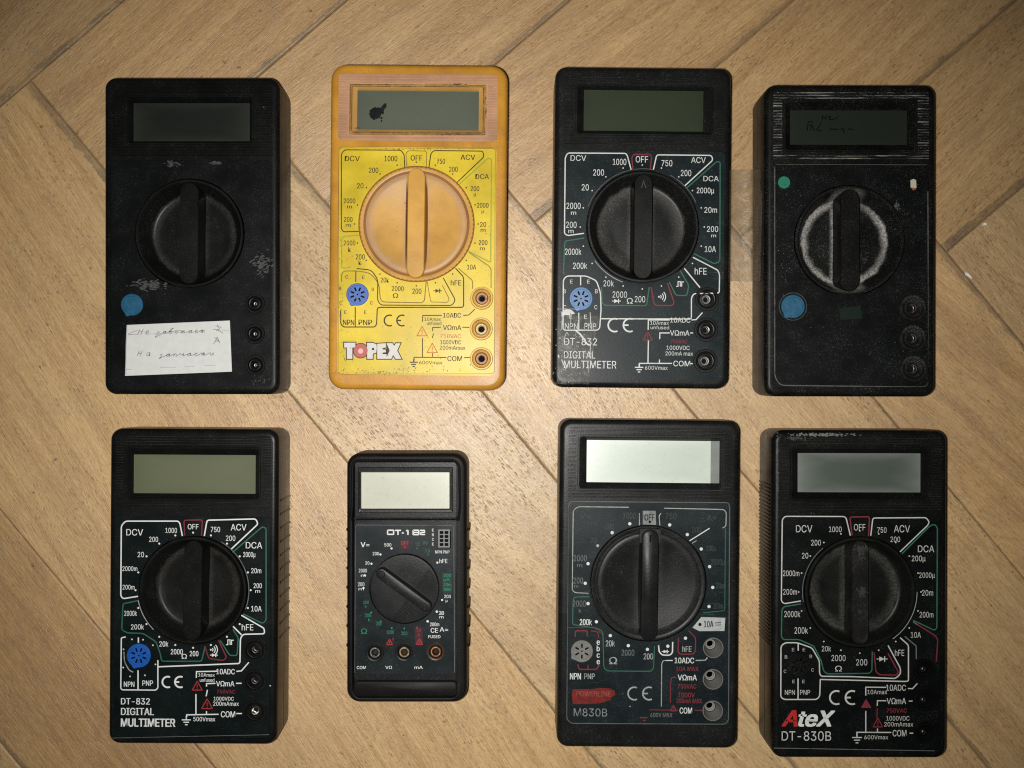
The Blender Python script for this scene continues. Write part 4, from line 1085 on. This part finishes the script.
    P.texts([('2000', 190, 675, 22, 40), ('k', 190, 705, 20, 16)], Gb, bold=.01)
    P.zoom(340, 600, 7.314)
    P.texts([('200', 205, 112, 26, 44), ('k', 215, 146, 22, 16), ('20k', 285, 172, 26, 40), ('2000', 368, 236, 26, 52), ('200', 470, 244, 26, 46), ('Ω', 176, 228, 38, 42)], Gb, bold=.008)
    for x, y in ((228, 92), (298, 156), (378, 204), (470, 208)): P.dot(x, y, 7, Gb, 8)
    P.poly([(545, 200), (600, 200), (608, 330), (550, 330)], ink('dim_red_field', (.055, .012, .018), .3))
    P.texts([('10', 575, 222, 22, 30), ('A', 575, 255, 22, 20)], Rb, bold=.02); P.warn(580, 305, 46, Rb); P.warn(362, 308, 46, Rb); P.text('!', 388, 290, 26, Rb, 6); P.dot(563, 202, 7, Rb, 8)
    P.texts([('20', 742, 95, 26, 36), ('m', 742, 124, 20, 30), ('200m', 692, 178, 26, 66), ('CE', 690, 222, 34, 52), ('A=', 760, 215, 32, 60), ('FUSED', 690, 268, 22, 88), ('COM', 156, 494, 22, 66), ('VΩ', 356, 493, 22, 48), ('mA', 575, 493, 22, 60)], Wb, bold=.02)
    P.dot(708, 85, 9, Wb, 8); P.dot(641, 156, 9, Wb, 8)
    fb.build('faceplate', M.root)
    # hFE socket
    sb = MB(); z = zt+.25
    gp = simple('grey_socket', (.15, .16, .155), .5, nscale=400)
    so = M.rect(438.2, 529.5, 449.8, 547.5, z=z, r=.1)
    cells = []
    for i in range(2):
        for j in range(4): cells.append(M.rect(439.6+5*i, 531+4*j, 443.4+5*i, 534+4*j, z=z, r=.02, n=1))
    sb.plate(so, cells, z, gp)
    sb.loft([z3(so, z-1), z3(so, z)], gp)
    for c in cells: sb.loft([z3(c, z), z3(c, z-1)], HOLE, cap1=True)
    sb.build('transistor_socket', M.root)
    # dial
    k = M.k; R = 34.6*k
    dm = plastic('grey_black_knob', (.020, .021, .0215), .42, .5, dust=.55, dustcol=(.13, .13, .12), seed=29.)
    db = MB()
    db.lathe([(R, zt-1.8), (R, zt+.6), (R-.3, zt+.95), (R-.8, zt+1.0), (R*.5, zt+.9), (.05, zt+.85)], dc[0], dc[1], dm, 80)
    dd = db.build('dial', M.root, loc=(dc[0], dc[1], 0))
    rot = math.radians(53.6)
    def C_(q): return math.cos(q)
    rb = MB()
    rings = [[(p[0], p[1], z) for p in rib_outline(2*R-1.2+min(g, 0), 11.*k+g)] for g, z in ((.9, zt+.5), (.3, zt+1.6), (0, zt+3.6), (-.5, zt+4.2), (-1.3, zt+4.35))]
    rb.loft(rings, dm, cap1=True)
    rb.lathe([(1.1, zt+4.36), (1.3, zt+4.5), (1.5, zt+4.36)], 0, R-3.0, dm, 16)
    gg = rb.build('grip', dd); gg.rotation_euler = (0, 0, rot)
    gb = MB()   # fine ridges on two sectors, running across the bar
    for sgn in (1, -1):
        for i in range(11):
            t = -2.0+i*1.05
            yy = -t if sgn > 0 else t
            yy = -12.2+i*.86
            x0 = 3.0; x1 = math.sqrt(max(0, (R-.8)**2-yy*yy))
            if x1 <= x0: continue
            xa, xb = (x0, x1) if sgn > 0 else (-x1, -x0)
            gb.loft([[(x, yy-.28, zt+.85) for x in (xa, xb)], [(x, yy-.12, zt+1.3) for x in (xa, xb)], [(x, yy+.12, zt+1.3) for x in (xa, xb)], [(x, yy+.28, zt+.85) for x in (xa, xb)]], dm, closed=False)
    g2 = gb.build('ridges', dd); g2.rotation_euler = (0, 0, rot)
    # jacks
    for i, j in enumerate(jacks):
        c = M.L(j, zt); jb = MB(); ring = pl if i < 2 else plastic('brown_jack', (.05, .03, .018), .4, .5, seed=30.)
        Rj = 9*k
        jb.lathe([(Rj, zt-1), (Rj, zt+.5), (Rj-.3, zt+.7), (Rj-.8, zt+.6), (Rj-1.1, zt-.5), (Rj-1.2, zt-5)], c[0], c[1], ring, 32, cap1=True)
        jo = jb.build('probe_jack', M.root, loc=(c[0], c[1], 0))
        kb = MB(); ro = Rj-1.3
        kb.lathe([(ro, zt-4), (ro, zt-.2), (ro-.3, zt+.05), (ro-.8, zt+.05), (ro-1.1, zt-.4), (ro-1.2, zt-3)], 0, 0, (STEEL, BRASS, COPPER)[i], 24, cap1=True)
        kb.build('contact', jo)
meter_6()

# ================================================================== 7: black meter with rubbed print and bright screen
def meter_7():
    M = Meter('multimeter', 'black multimeter with bright pale screen, rubbed printing and small red label', 648.5, 584.3, 178.5, 327, .55, H)
    blk = plastic('black_plastic_greyed', (.0125, .013, .013), .42, .5, dust=.5, dustcol=(.12, .12, .11), seed=31., scratch=.3)
    mats = {'case': blk, 'lcd': lcd('flash_bright_screen', (.47, .54, .465), (.57, .63, .55), .3, .8, speck=.35)}  # screen colour raised to hold the reflected flash
    pocket = (567.4, 501, 730.5, 724.8); window = (579.5, 437.2, 721, 489); inner = (586.6, 440.6, 719.6, 482.8)
    dial = (648.2, 583.2); jacks = [(713.4, 648), (713.1, 679.5), (712.9, 711)]; sock = (581.9, 651.2)
    _, scr = make_case(M, mats, pocket, window, inner, None, dial, jacks, sock, 4, 57.5, rc=4.5, ridges=(568.5, 428, 731, 499), jack_r=10.6, socket_r=11.4)
    mb = MB(); z = M.H-3.06
    mb.poly(M.rect(710.6, 439, 720.5, 485, r=.1, z=z), z, plastic('glue_grey_strip', (.20, .215, .20), .5, .4, dust=1.2, dustcol=(.03, .03, .03), seed=33.))
    mb.build('screen_edge_strip', scr)
    face = plastic('rubbed_face_sheet', (.0115, .020, .0225), .42, .5, dust=.45, dustcol=(.14, .15, .14), scratch=.4, grain=.12, seed=34.)
    mb, P = make_plate(M, pocket, dial, jacks, sock, 57.5, face, 10.6, 11.4)
    ghost = ink('ghost_print', (.045, .05, .049), .85)
    P.zoom(550, 490, 5.389)
    P.line([(98, 90), (108, 62), (960, 68), (968, 90), (962, 1240), (945, 1262), (115, 1258), (90, 1235)], ink('plate_edge_line', (.10, .105, .10), .5), .9, 25, True)
    P.line([(425, 93), (150, 90), (125, 110), (120, 540), (135, 553), (208, 557)], Wd, .9, 15)
    P.lines([[(482, 125), (482, 190)], [(592, 190), (588, 140), (598, 125)]], Wd, .9)
    P.line([(615, 98), (935, 105), (950, 120), (948, 195), (930, 205)], Wd, .9, 15)
    P.line([(752, 274), (860, 206)], W_, 1.0, 0); P.line([(765, 288), (790, 272)], Wd, .6, 0)
    P.line([(212, 575), (130, 577), (124, 600), (122, 725), (255, 745), (285, 765), (290, 955), (305, 975), (545, 977), (558, 960), (563, 840)], G_, .9, 12)
    P.line([(945, 205), (942, 650), (825, 662)], G_, .7, 12)
    P.poly([(500, 112), (570, 112), (572, 188), (500, 186)], ink('pale_off_patch', (.20, .22, .21), .6)); P.text('OFF', 536, 148, 34, HOLE, 52); P.dot(538, 172, 7, HOLE, 8)
    for x, y in ((430, 182), (335, 230), (205, 397), (190, 503), (205, 612), (250, 710), (645, 188), (740, 240), (815, 318), (860, 413), (877, 525), (857, 628)): P.dot(x, y, 9, W_, 10)
    P.dot(257, 300, 8, Wd, 10)
    P.texts([('1000', 428, 138, 34, 70), ('750', 652, 140, 34, 60), ('200', 322, 195, 28, 46), ('20', 235, 272, 28, 32), ('V=', 190, 140, 32, 60), ('A=', 870, 148, 30, 50), ('200', 790, 215, 28, 46), ('200μ', 868, 314, 28, 50), ('2000μ', 905, 388, 30, 74), ('20m', 918, 515, 30, 44), ('200m', 905, 625, 30, 50)], ghost, bold=.01)
    P.texts([('2000', 163, 368, 32, 70), ('200', 152, 488, 32, 52), ('2000', 158, 612, 32, 70)], Wf, bold=.015); P.texts([('m', 160, 405, 20, 26), ('m', 142, 517, 18, 22), ('k', 163, 652, 22, 14)], Wf)
    P.text('200k', 193, 712, 32, W_, 64)
    P.zoom(550, 610, 5.389)
    P.poly([(768, 95), (815, 38), (945, 42), (940, 113), (805, 114)], ink('pale_badge', (.40, .42, .41), .3)); P.text('10A', 855, 76, 34, HOLE, 50); P.line([(890, 70), (922, 68)], HOLE, .8, 0); P.line([(892, 82), (922, 80)], HOLE, .8, 0); P.dot(808, 78, 9, HOLE, 10)
    for x, y in ((325, 138), (422, 192), (525, 212), (635, 195), (730, 152)): P.dot(x, y, 9, W_, 10)
    P.text('20k', 325, 180, 32, Wd, 48); P.text('2000', 420, 230, 32, Wf, 68); P.text('200', 530, 250, 32, Wd, 50); P.text('Ω', 340, 273, 38, Wd, 42); P.text('hFE', 738, 210, 30, Wd, 48)
    P.line([(585, 190), (588, 225), (605, 243), (645, 244), (660, 230), (661, 172)], W_, 1.3, 10); P.diode(622, 224, W_, .7)
    P.line([(692, 150), (690, 225), (700, 238), (770, 238), (783, 225), (785, 150), (748, 112)], R_, 1., 12)
    P.line([(135, 145), (138, 112), (200, 112), (200, 142)], R_, 1.1, 8); P.line([(150, 292), (155, 320), (252, 320), (265, 295)], R_, 1.1, 12); P.line([(205, 296), (205, 320)], R_, .9, 0); P.line([(220, 112), (258, 118), (262, 150)], R_, .8, 10)
    P.line([(90, 95), (235, 92), (262, 112), (282, 132)], R_, .5, 10)
    for i, ch in enumerate('EBCE'): P.text('ebce'[i], 260, 172+35*i, 30, W_, 15, bold=.03)
    P.text('NPN', 137, 357, 34, W_, 58); P.text('PNP', 213, 357, 30, Wd, 56)
    P.line([(848, 256), (838, 271), (785, 272)], Wd, 1.1, 8); P.text('10ADC', 724, 272, 30, W_, 104); P.line([(662, 272), (610, 272), (602, 290), (600, 520)], Wd, .9, 8); P.line([(660, 272), (625, 272)], W_, 1., 0)
    P.text('VΩmA', 740, 364, 30, W_, 102); P.line([(682, 362), (655, 364), (650, 400), (648, 500)], R_, .8, 6)
    P.texts([('10A MAX', 740, 317, 22, 120), ('750VAC', 738, 411, 24, 100), ('1000V', 735, 458, 26, 90), ('200mA MAX', 750, 490, 24, 138)], R_, bold=.02)
    P.text('COM', 732, 542, 32, W_, 66); P.line([(780, 540), (820, 542)], R_, .9, 0); P.line([(690, 540), (535, 538)], R_, .7, 0)
    P.text('600V MAX', 600, 566, 22, Wf, 118); P.warn(665, 530, 34, R_); P.line([(485, 580), (525, 580)], R_, 1.2, 0); P.line([(500, 595), (515, 595)], R_, 1., 0)
    P.ce(492, 450, 68, Wd, 1.5)
    P.text('M830B', 218, 552, 42, ink('half_rubbed_print', (.22, .235, .23), .95), 180, bold=.0)
    P.scuff(622, 694, 1, 1, 1, W_, .8, 2); P.scuff(630, 706, 1, 1, 1, W_, .9, 3)
    mb.build('faceplate', M.root)
    lb = MB(); PL = Print(lb, M, M.H-.02); PL.zoom(560, 680, 10.24)
    PL.poly([(130, 95), (330, 92), (400, 80), (520, 88), (560, 110), (565, 150), (530, 175), (520, 205), (400, 240), (130, 248), (122, 150)], ink('worn_red_label', (.17, .014, .010), 1.0, base=(.03, .012, .012)))
    PL.text('POWERLINE', 345, 142, 52, ink('label_red_letters', (.27, .07, .05), 1.0, base=(.2, .03, .02)), 350, bold=.01)
    lb.build('brand_label', M.root, label='scratched red label with worn letters')
    dm = plastic('black_knob_greyed', (.0135, .014, .0145), .42, .5, dust=.55, dustcol=(.12, .12, .11), scratch=.4, seed=35., ring=(.017, .0212, .0045, .3, (.07, .07, .062)))
    dial_raised(M, dial, 56.5, dm, plastic('knob_grip_grey', (.0145, .0155, .0155), .4, .5, dust=.3, seed=51.), rot=.3, ribw=17, notch=True, mark=HOLE)
    gj = plastic('grey_jack', (.13, .13, .12), .5, .4, dust=.5, dustcol=(.05, .05, .05), seed=36.)
    for j in jacks: probe_jack(M, j, 10.5, gj, gj, simple('pale_contact_rim', (.22, .21, .19), .6, nscale=900), style='cup')
    transistor_socket(M, sock, 11, plastic('grey_socket_disc', (.17, .165, .155), .5, .4, dust=.8, dustcol=(.4, .38, .35), seed=37.), HOLE, 215, pins=6)
meter_7()

# ================================================================== 8: black meter bottom right
def meter_8():
    M = Meter('multimeter', 'black multimeter with red and white italic logo and black transistor socket', 860, 594.5, 173.2, 327, .15, H)
    blk = plastic('black_plastic_glossy', (.007, .0072, .007), .4, .45, dust=.3, seed=38.)
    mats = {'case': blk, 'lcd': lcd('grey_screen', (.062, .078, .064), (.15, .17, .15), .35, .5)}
    pocket = (779, 513, 940.5, 749.5); window = (792, 448.7, 927.4, 499); inner = (797.6, 453.2, 921, 492.4)
    dial = (859.8, 592); jacks = [(924.2, 670), (924.2, 700.8), (924.4, 733)]; sock = (799, 664.5)
    make_case(M, mats, pocket, window, inner, None, dial, jacks, sock, 9.5, 55, rc=4.5, ridges=(779.5, 438, 941, 510), jack_r=11, socket_r=12, side_ribs=[(-1, 484, 646, 1.55, .45), (1, 484, 646, 1.55, .45)])
    mb, P = make_plate(M, pocket, dial, jacks, sock, 55, plastic('black_face_sheet_glossy', (.0055, .0075, .0072), .38, .45, dust=.25, grain=.1, seed=39.), 11, 12)
    W8 = ink('white_print_dim', (.50, .50, .47), .25)
    P.zoom(760, 500, 5.389)
    P.line([(487, 192), (464, 97), (452, 89), (135, 88), (120, 105), (115, 545), (130, 559), (220, 544)], W8)
    P.line([(497, 190), (484, 92), (590, 90), (585, 195)], R_)
    P.line([(597, 192), (608, 97), (895, 95), (912, 118), (905, 135), (755, 279)], W8)
    P.line([(765, 290), (915, 140), (940, 130), (956, 148), (953, 690), (940, 702), (825, 648)], G_)
    P.line([(220, 560), (130, 575), (118, 590), (115, 735), (125, 752), (210, 752), (290, 787), (330, 867), (342, 920), (360, 937), (590, 934), (603, 920), (605, 817)], G_)
    P.line([(755, 742), (800, 782), (800, 975), (785, 978), (325, 967)], W8, 1.2)
    P.line([(690, 784), (757, 907), (757, 938), (730, 962), (500, 952), (330, 950), (321, 935), (320, 867), (280, 797), (200, 769), (135, 769), (113, 787), (112, 1062), (130, 1075), (305, 1075), (322, 1057), (325, 967)], W8, 1.2, 14)
    P.lines([[(206, 770), (206, 812)], [(205, 962), (205, 1075)]], W8, 1.2)
    P.line([(825, 657), (945, 732), (958, 752), (950, 872)], R_); P.line([(615, 822), (625, 927), (645, 942), (735, 944), (746, 927), (690, 827)], R_)
    P.line([(780, 735), (842, 787), (842, 857)], Wf, 1.1, 6); P.line([(825, 655), (850, 672)], Wf, .9, 0)
    P.texts([('DCV', 238, 155, 38, 88), ('1000', 406, 158, 29, 68), ('OFF', 537, 147, 34, 62), ('750', 657, 162, 29, 50), ('200', 729, 212, 29, 52), ('ACV', 765, 155, 38, 86), ('DCA', 895, 263, 36, 88), ('200μ', 855, 315, 30, 74), ('2000μ', 900, 405, 28, 84), ('20m', 903, 500, 30, 60), ('200m', 897, 618, 30, 74), ('10A', 840, 727, 30, 54), ('200', 302, 230, 30, 52), ('20', 243, 300, 30, 34), ('2000m', 168, 395, 30, 88), ('200m', 162, 495, 30, 74), ('2000k', 174, 615, 32, 86), ('200k', 222, 703, 34, 72)], W8, bold=.004)
    P.dots(859.8, 592, 61.2, W8, .8)
    P.zoom(760, 620, 5.389)
    P.texts([('20k', 358, 155, 28, 50), ('2000', 423, 205, 32, 76), ('Ω', 423, 262, 30, 36), ('200', 548, 228, 33, 60), ('hFE', 752, 177, 33, 50), ('NPN', 161, 390, 26, 54), ('PNP', 243, 390, 26, 54)], W8, bold=.004)
    P.diode(658, 210, W8, 1.05)
    for (a, ch) in ((112, 'E'), (68, 'E'), (150, 'B'), (32, 'B'), (200, 'C'), (-15, 'C'), (250, 'E'), (-70, 'E')):
        P.text(ch, 208+78*math.cos(math.radians(a)), 245-92*math.sin(math.radians(a)), 18, Wd, 13)
    P.ce(452, 418, 72, W8, 1.7)
    P.texts([('10ADC', 733, 365, 32, 106), ('VΩmA', 735, 437, 32, 104), ('COM', 752, 610, 34, 74)], W8, bold=.01)
    P.texts([('10Amax', 632, 388, 23, 106), ('1000VDC', 743, 530, 24, 124), ('200mAmax', 747, 562, 23, 156), ('600Vmax', 626, 632, 21, 128)], W8, bold=.0)
    P.text('750VAC', 737, 488, 22, R_, 110)
    P.lines([[(680, 363), (570, 362), (570, 407)], [(797, 369), (822, 370), (848, 342)], [(680, 435), (633, 435), (632, 462)], [(802, 437), (822, 437)], [(570, 490), (570, 604)], [(522, 628), (522, 605), (707, 606)], [(633, 585), (633, 604)], [(806, 610), (826, 610)]], W8, 1.1)
    P.line([(632, 475), (630, 530)], R_, .9, 0)
    P.ground(523, 642, W8, 1.1)
    P.poly([(572, 425), (600, 473), (544, 473)], R_); P.warn(635, 555, 52, R_)
    P.text('DT-830B', 250, 625, 50, W8, 266, bold=.0)
    P.line([(75, 690), (940, 705)], Wf, .7, 0)
    P.scuff(812, 513.5, 20, 1, 6, Wf, .6, 61)
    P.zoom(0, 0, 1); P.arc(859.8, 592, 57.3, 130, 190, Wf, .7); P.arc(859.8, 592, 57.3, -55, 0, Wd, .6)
    mb.build('faceplate', M.root)
    lb = MB(); PL = Print(lb, M, M.H-.03); PL.zoom(760, 620, 5.389)
    PL.text('A', 172, 530, 84, ink('logo_red_letter', (.40, .02, .02), .25), 78, bold=.05, shear=.3)
    PL.text('teX', 300, 531, 82, W_, 182, bold=.05, shear=.28)
    lb.build('logo', M.root, label='italic logo with red first letter and white rest')
    # scuffed strip along the top edge
    sb = MB(); PS = Print(sb, M, M.H+.03)
    sc = ink('edge_scuff', (.15, .15, .135), .6)
    PS.scuff(824, 434.8, 44, 2.6, 190, sc, 1.3, 71, .03); PS.scuff(796, 438.5, 22, 3, 50, ink('soft_edge_wear', (.06, .06, .055), .7), 1.1, 72)
    PS.scuff(777.5, 470, 1.6, 60, 110, ink('soft_edge_wear', (.06, .06, .055), .7), 1.1, 73, 1.5)
    sb.build('edge_scuffs', M.root)
    dm = plastic('black_knob_dull', (.0095, .0098, .009), .44, .45, dust=.4, dustcol=(.12, .12, .10), seed=41., ring=(.013, .0172, .0048, .6, (.10, .10, .085)))
    gm = plastic('worn_grip', (.014, .014, .013), .45, .45, dust=.5, blot=.5, blotcol=(.05, .05, .045), seed=42.)
    dial_recessed(M, dial, 55, 46, dm, rot=0, ribw=17, ribmat=gm, depth=7)
    wb = MB(); PW = Print(wb, M, M.H+.84); ws = ink('grip_smudge', (.036, .036, .033), .6)
    PW.scuff(861, 549, 10, 6, 60, ws, 1.6, 91); PW.scuff(862, 556, 7, 8, 30, ws, 1.3, 92); PW.scuff(862, 592, 6, 9, 60, ws, 1.5, 93); PW.scuff(860, 612, 5, 5, 14, ws, 1.2, 94)
    wb.build('grip_wear', M.root)
    bj = plastic('glossy_black_jack', (.006, .006, .006), .3, .5, seed=43.)
    for j in jacks: probe_jack(M, j, 10.5, bj, bj, DARKM, up=.25)
    transistor_socket(M, sock, 11.6, blk, HOLE, 200)
meter_8()

# ================================================================== clear tape between meters 3 and 4
def tape_strip():
    tb = MB(); R = random.Random(9); tp = tape_mat('yellowed_tape', .24, (.33, .265, .17, 1))
    def W(px, py, z): k = (CAMZ-z)/F; return ((px-512)*k, (384-py)*k, z)
    rows = []
    for j in range(19):
        y = 169.5+(281.5-169.5)*j/18
        row = []
        for i, (x, z) in enumerate(((728.5, 9), (730.5, 5), (732.5, 1.6), (737, .7), (742, .6), (747, .7), (750.5, 1.5), (753.0, 4.5), (756.0, 10), (760.0-.02*(y-169), 16.5), (763.5-.03*(y-169), 20.5))):
            e = .25 if 0 < j < 18 else 0
            row.append(tb.bm.verts.new(W(x+R.gauss(0, .25)-(.5*(y-225)/56 if i < 3 else 0), y+R.gauss(0, .3), z+abs(R.gauss(0, e)))))
        rows.append(row)
    for a, b in zip(rows, rows[1:]):
        for i in range(len(a)-1): tb.face([b[i], b[i+1], a[i+1], a[i]], tp)
    o = tb.build('clear_tape', sharp=25)
    o['label'] = 'strip of clear tape bridging the floor gap between two black meters'; o['category'] = 'tape'
tape_strip()

# ================================================================== crumbs
def crumb(px, py, pts, h, label):
    k = CAMZ/F; mb = MB(); m = simple('plaster', (.92, .88, .80), .8, nscale=700, bmp=.4)
    r0 = [((p[0])*k, -p[1]*k, 0.02) for p in pts]; r1 = [((p[0]*.8)*k, -p[1]*.8*k, h) for p in pts]
    mb.loft([r0, r1], m, True, True)
    o = mb.build('plaster_crumb'); o.location = ((px-512)*k*.001, (384-py)*k*.001, 0)
    o['label'] = label; o['category'] = 'crumb'
crumb(968, 275.5, [(-3.5, -3.5), (-1, -2.5), (3.6, 2.2), (3.2, 4), (1, 2.2), (-2.6, 0)], .9, 'long white crumb on the plank seam right of the green dotted meter')
crumb(984, 224.5, [(-2, -1), (0, -2), (2.2, -.8), (1.6, 1.2), (-1, 1.4)], 1., 'round white crumb, upper of two at right edge of floor')

# ================================================================== parquet floor
def floor():
    k = CAMZ/F; wd = wood()
    gap = simple('seam_dirt', (.20, .145, .09), .8, nscale=300, namp=.4)
    T0 = Vector((30, 80)); e1 = Vector((93, 112)); e2 = Vector((113, -97)); n = 7
    def P(a, b):
        p = T0+e1*a+e2*b; return Vector(((p.x-512)*k, (384-p.y)*k))
    me = bpy.data.meshes.new('floor'); bm = bmesh.new()
    uvl = bm.loops.layers.uv.new('grain'); uve = bm.loops.layers.uv.new('edge'); cl = bm.loops.layers.float_color.new('plank')
    R = random.Random(21)
    override = OVERRIDE
    def plank(a0, a1, b0, b1, along, key):
        c = [P(a0, b0), P(a1, b0), P(a1, b1), P(a0, b1)]
        ctr = (c[0]+c[2])/2
        if abs(ctr.x) > 620 or abs(ctr.y) > 560:
            return
        g = .06+R.random()*.16; ch = .8
        ex = (c[1]-c[0]).normalized(); ey = (c[3]-c[0]).normalized()
        if ex.x*ey.y-ex.y*ey.x < 0: c = [c[0], c[3], c[2], c[1]]; ex, ey = ey, ex
        def ins(d): return [c[0]+(ex+ey)*d, c[1]+(ey-ex)*d, c[2]-(ex+ey)*d, c[3]+(ex-ey)*d]
        dz = -R.random()*.12
        rings = [(ins(g), -2.), (ins(g), dz-.5), (ins(g+ch*.5), dz-.08), (ins(g+ch), dz)]
        vs = [[bm.verts.new((p.x*.001, p.y*.001, z*.001)) for p in r] for r, z in rings]
        fs = []
        for A, B in zip(vs, vs[1:]):
            for i in range(4): fs.append(bm.faces.new([A[i], A[(i+1) % 4], B[(i+1) % 4], B[i]]))
        fs.append(bm.faces.new(vs[-1]))
        d = ((P(1, 0)-P(0, 0)) if along == 0 else (P(0, 1)-P(0, 0))).normalized(); pr = Vector((-d.y, d.x))
        off = (R.random()*3000, R.random()*3000); tilt = R.gauss(0, .05)
        d2 = Vector((d.x*math.cos(tilt)-d.y*math.sin(tilt), d.x*math.sin(tilt)+d.y*math.cos(tilt))); p2 = Vector((-d2.y, d2.x))
        tone, fl, fg = R.random(), .35+R.random()*.65, (R.random()**2)
        if key in override: tone, fl, fg = override[key]
        hx, hy = (c[1]-c[0]).length/2, (c[3]-c[0]).length/2
        for f in fs:
            for l in f.loops:
                q = Vector((l.vert.co.x*1000, l.vert.co.y*1000))
                l[uvl].uv = (q.dot(d2)+off[0], q.dot(p2)+off[1]); l[cl] = (tone, fl, fg, 1)
                ax, ay = (q-ctr).dot(ex), (q-ctr).dot(ey)
                long = hx > hy
                l[uve].uv = (ay+hy, (hy-ay)) if long else (ax+hx, (hx-ax))
    for m in range(-2, 3):
        for q in range(-14, 16):
            da, db = m*n, -m*n
            if (q, m) == (-2, 0): plank(-1, 0, -2, -1, 0, ('a', q, m))
            elif (q, m) == (-1, 0): plank(0, n, -2, 0, 0, ('a', q, m))
            else: plank(q+1+da, q+1+n+da, q+db, q+1+db, 0, ('a', q, m))
            plank(q+da, q+1+da, q+db, q+n+db, 1, ('b', q, m))
    # dark bed under the joints
    s = 1.5
    f = bm.faces.new([bm.verts.new(v) for v in ((-s, -s, -.0011), (s, -s, -.0011), (s, s, -.0011), (-s, s, -.0011))])
    f.material_index = 1
    bm.to_mesh(me); bm.free()
    me.materials.append(wd); me.materials.append(gap)
    o = bpy.data.objects.new('floor', me); COL.objects.link(o); o['kind'] = 'structure'
    o['label'] = 'worn beech herringbone parquet'
OVERRIDE = {('a', 0, 0): (.72, 1., .05), ('a', -1, 0): (.78, .35, .1), ('a', 1, 0): (.8, .55, .1), ('a', -2, 0): (.5, .2, .35), ('a', -3, 0): (.22, .3, .8), ('a', 2, 0): (.55, .6, .2), ('a', 3, 0): (.62, .25, .9),
            ('b', -1, 0): (.25, .6, .3), ('b', 0, 0): (.5, .2, .35), ('b', 1, 0): (.55, .35, .2), ('b', 2, 0): (.5, .1, .5), ('b', 3, 0): (.35, .5, .2), ('b', 4, 0): (.3, .6, .2)}  # middle planks toned paler, adding the flash pool to their own colour
floor()

# ================================================================== light, camera
w = bpy.data.worlds.new('World'); SC.world = w; w.use_nodes = True
bg = w.node_tree.nodes['Background']; bg.inputs[0].default_value = (1., .95, .88, 1); bg.inputs[1].default_value = .026
ld = bpy.data.lights.new('phone_flash', 'SPOT'); ld.energy = 9.2; ld.color = (1., .98, .945); ld.shadow_soft_size = .005
ld.spot_size = math.radians(88); ld.spot_blend = 1.
lo = bpy.data.objects.new('phone_flash', ld); COL.objects.link(lo)
lo.location = (-.014, -.004, .456); lo.rotation_euler = (math.radians(-2), math.radians(0), 0)
cd = bpy.data.cameras.new('camera'); cam = bpy.data.objects.new('camera', cd); COL.objects.link(cam)
cd.sensor_width = 36; cd.lens = 36*F/1024; cd.clip_start = .01; cd.clip_end = 20
cam.location = (0, 0, CAMZ*.001); SC.camera = cam
SC.view_settings.view_transform = 'Standard'; SC.view_settings.look = 'None'; SC.view_settings.exposure = 0; SC.view_settings.gamma = 1
SC.view_settings.use_curve_mapping = False
SC.cycles.use_denoising = False; SC.cycles.pixel_filter_type = 'BLACKMAN_HARRIS'; SC.cycles.filter_width = 1.15
SC.cycles.max_bounces = 6
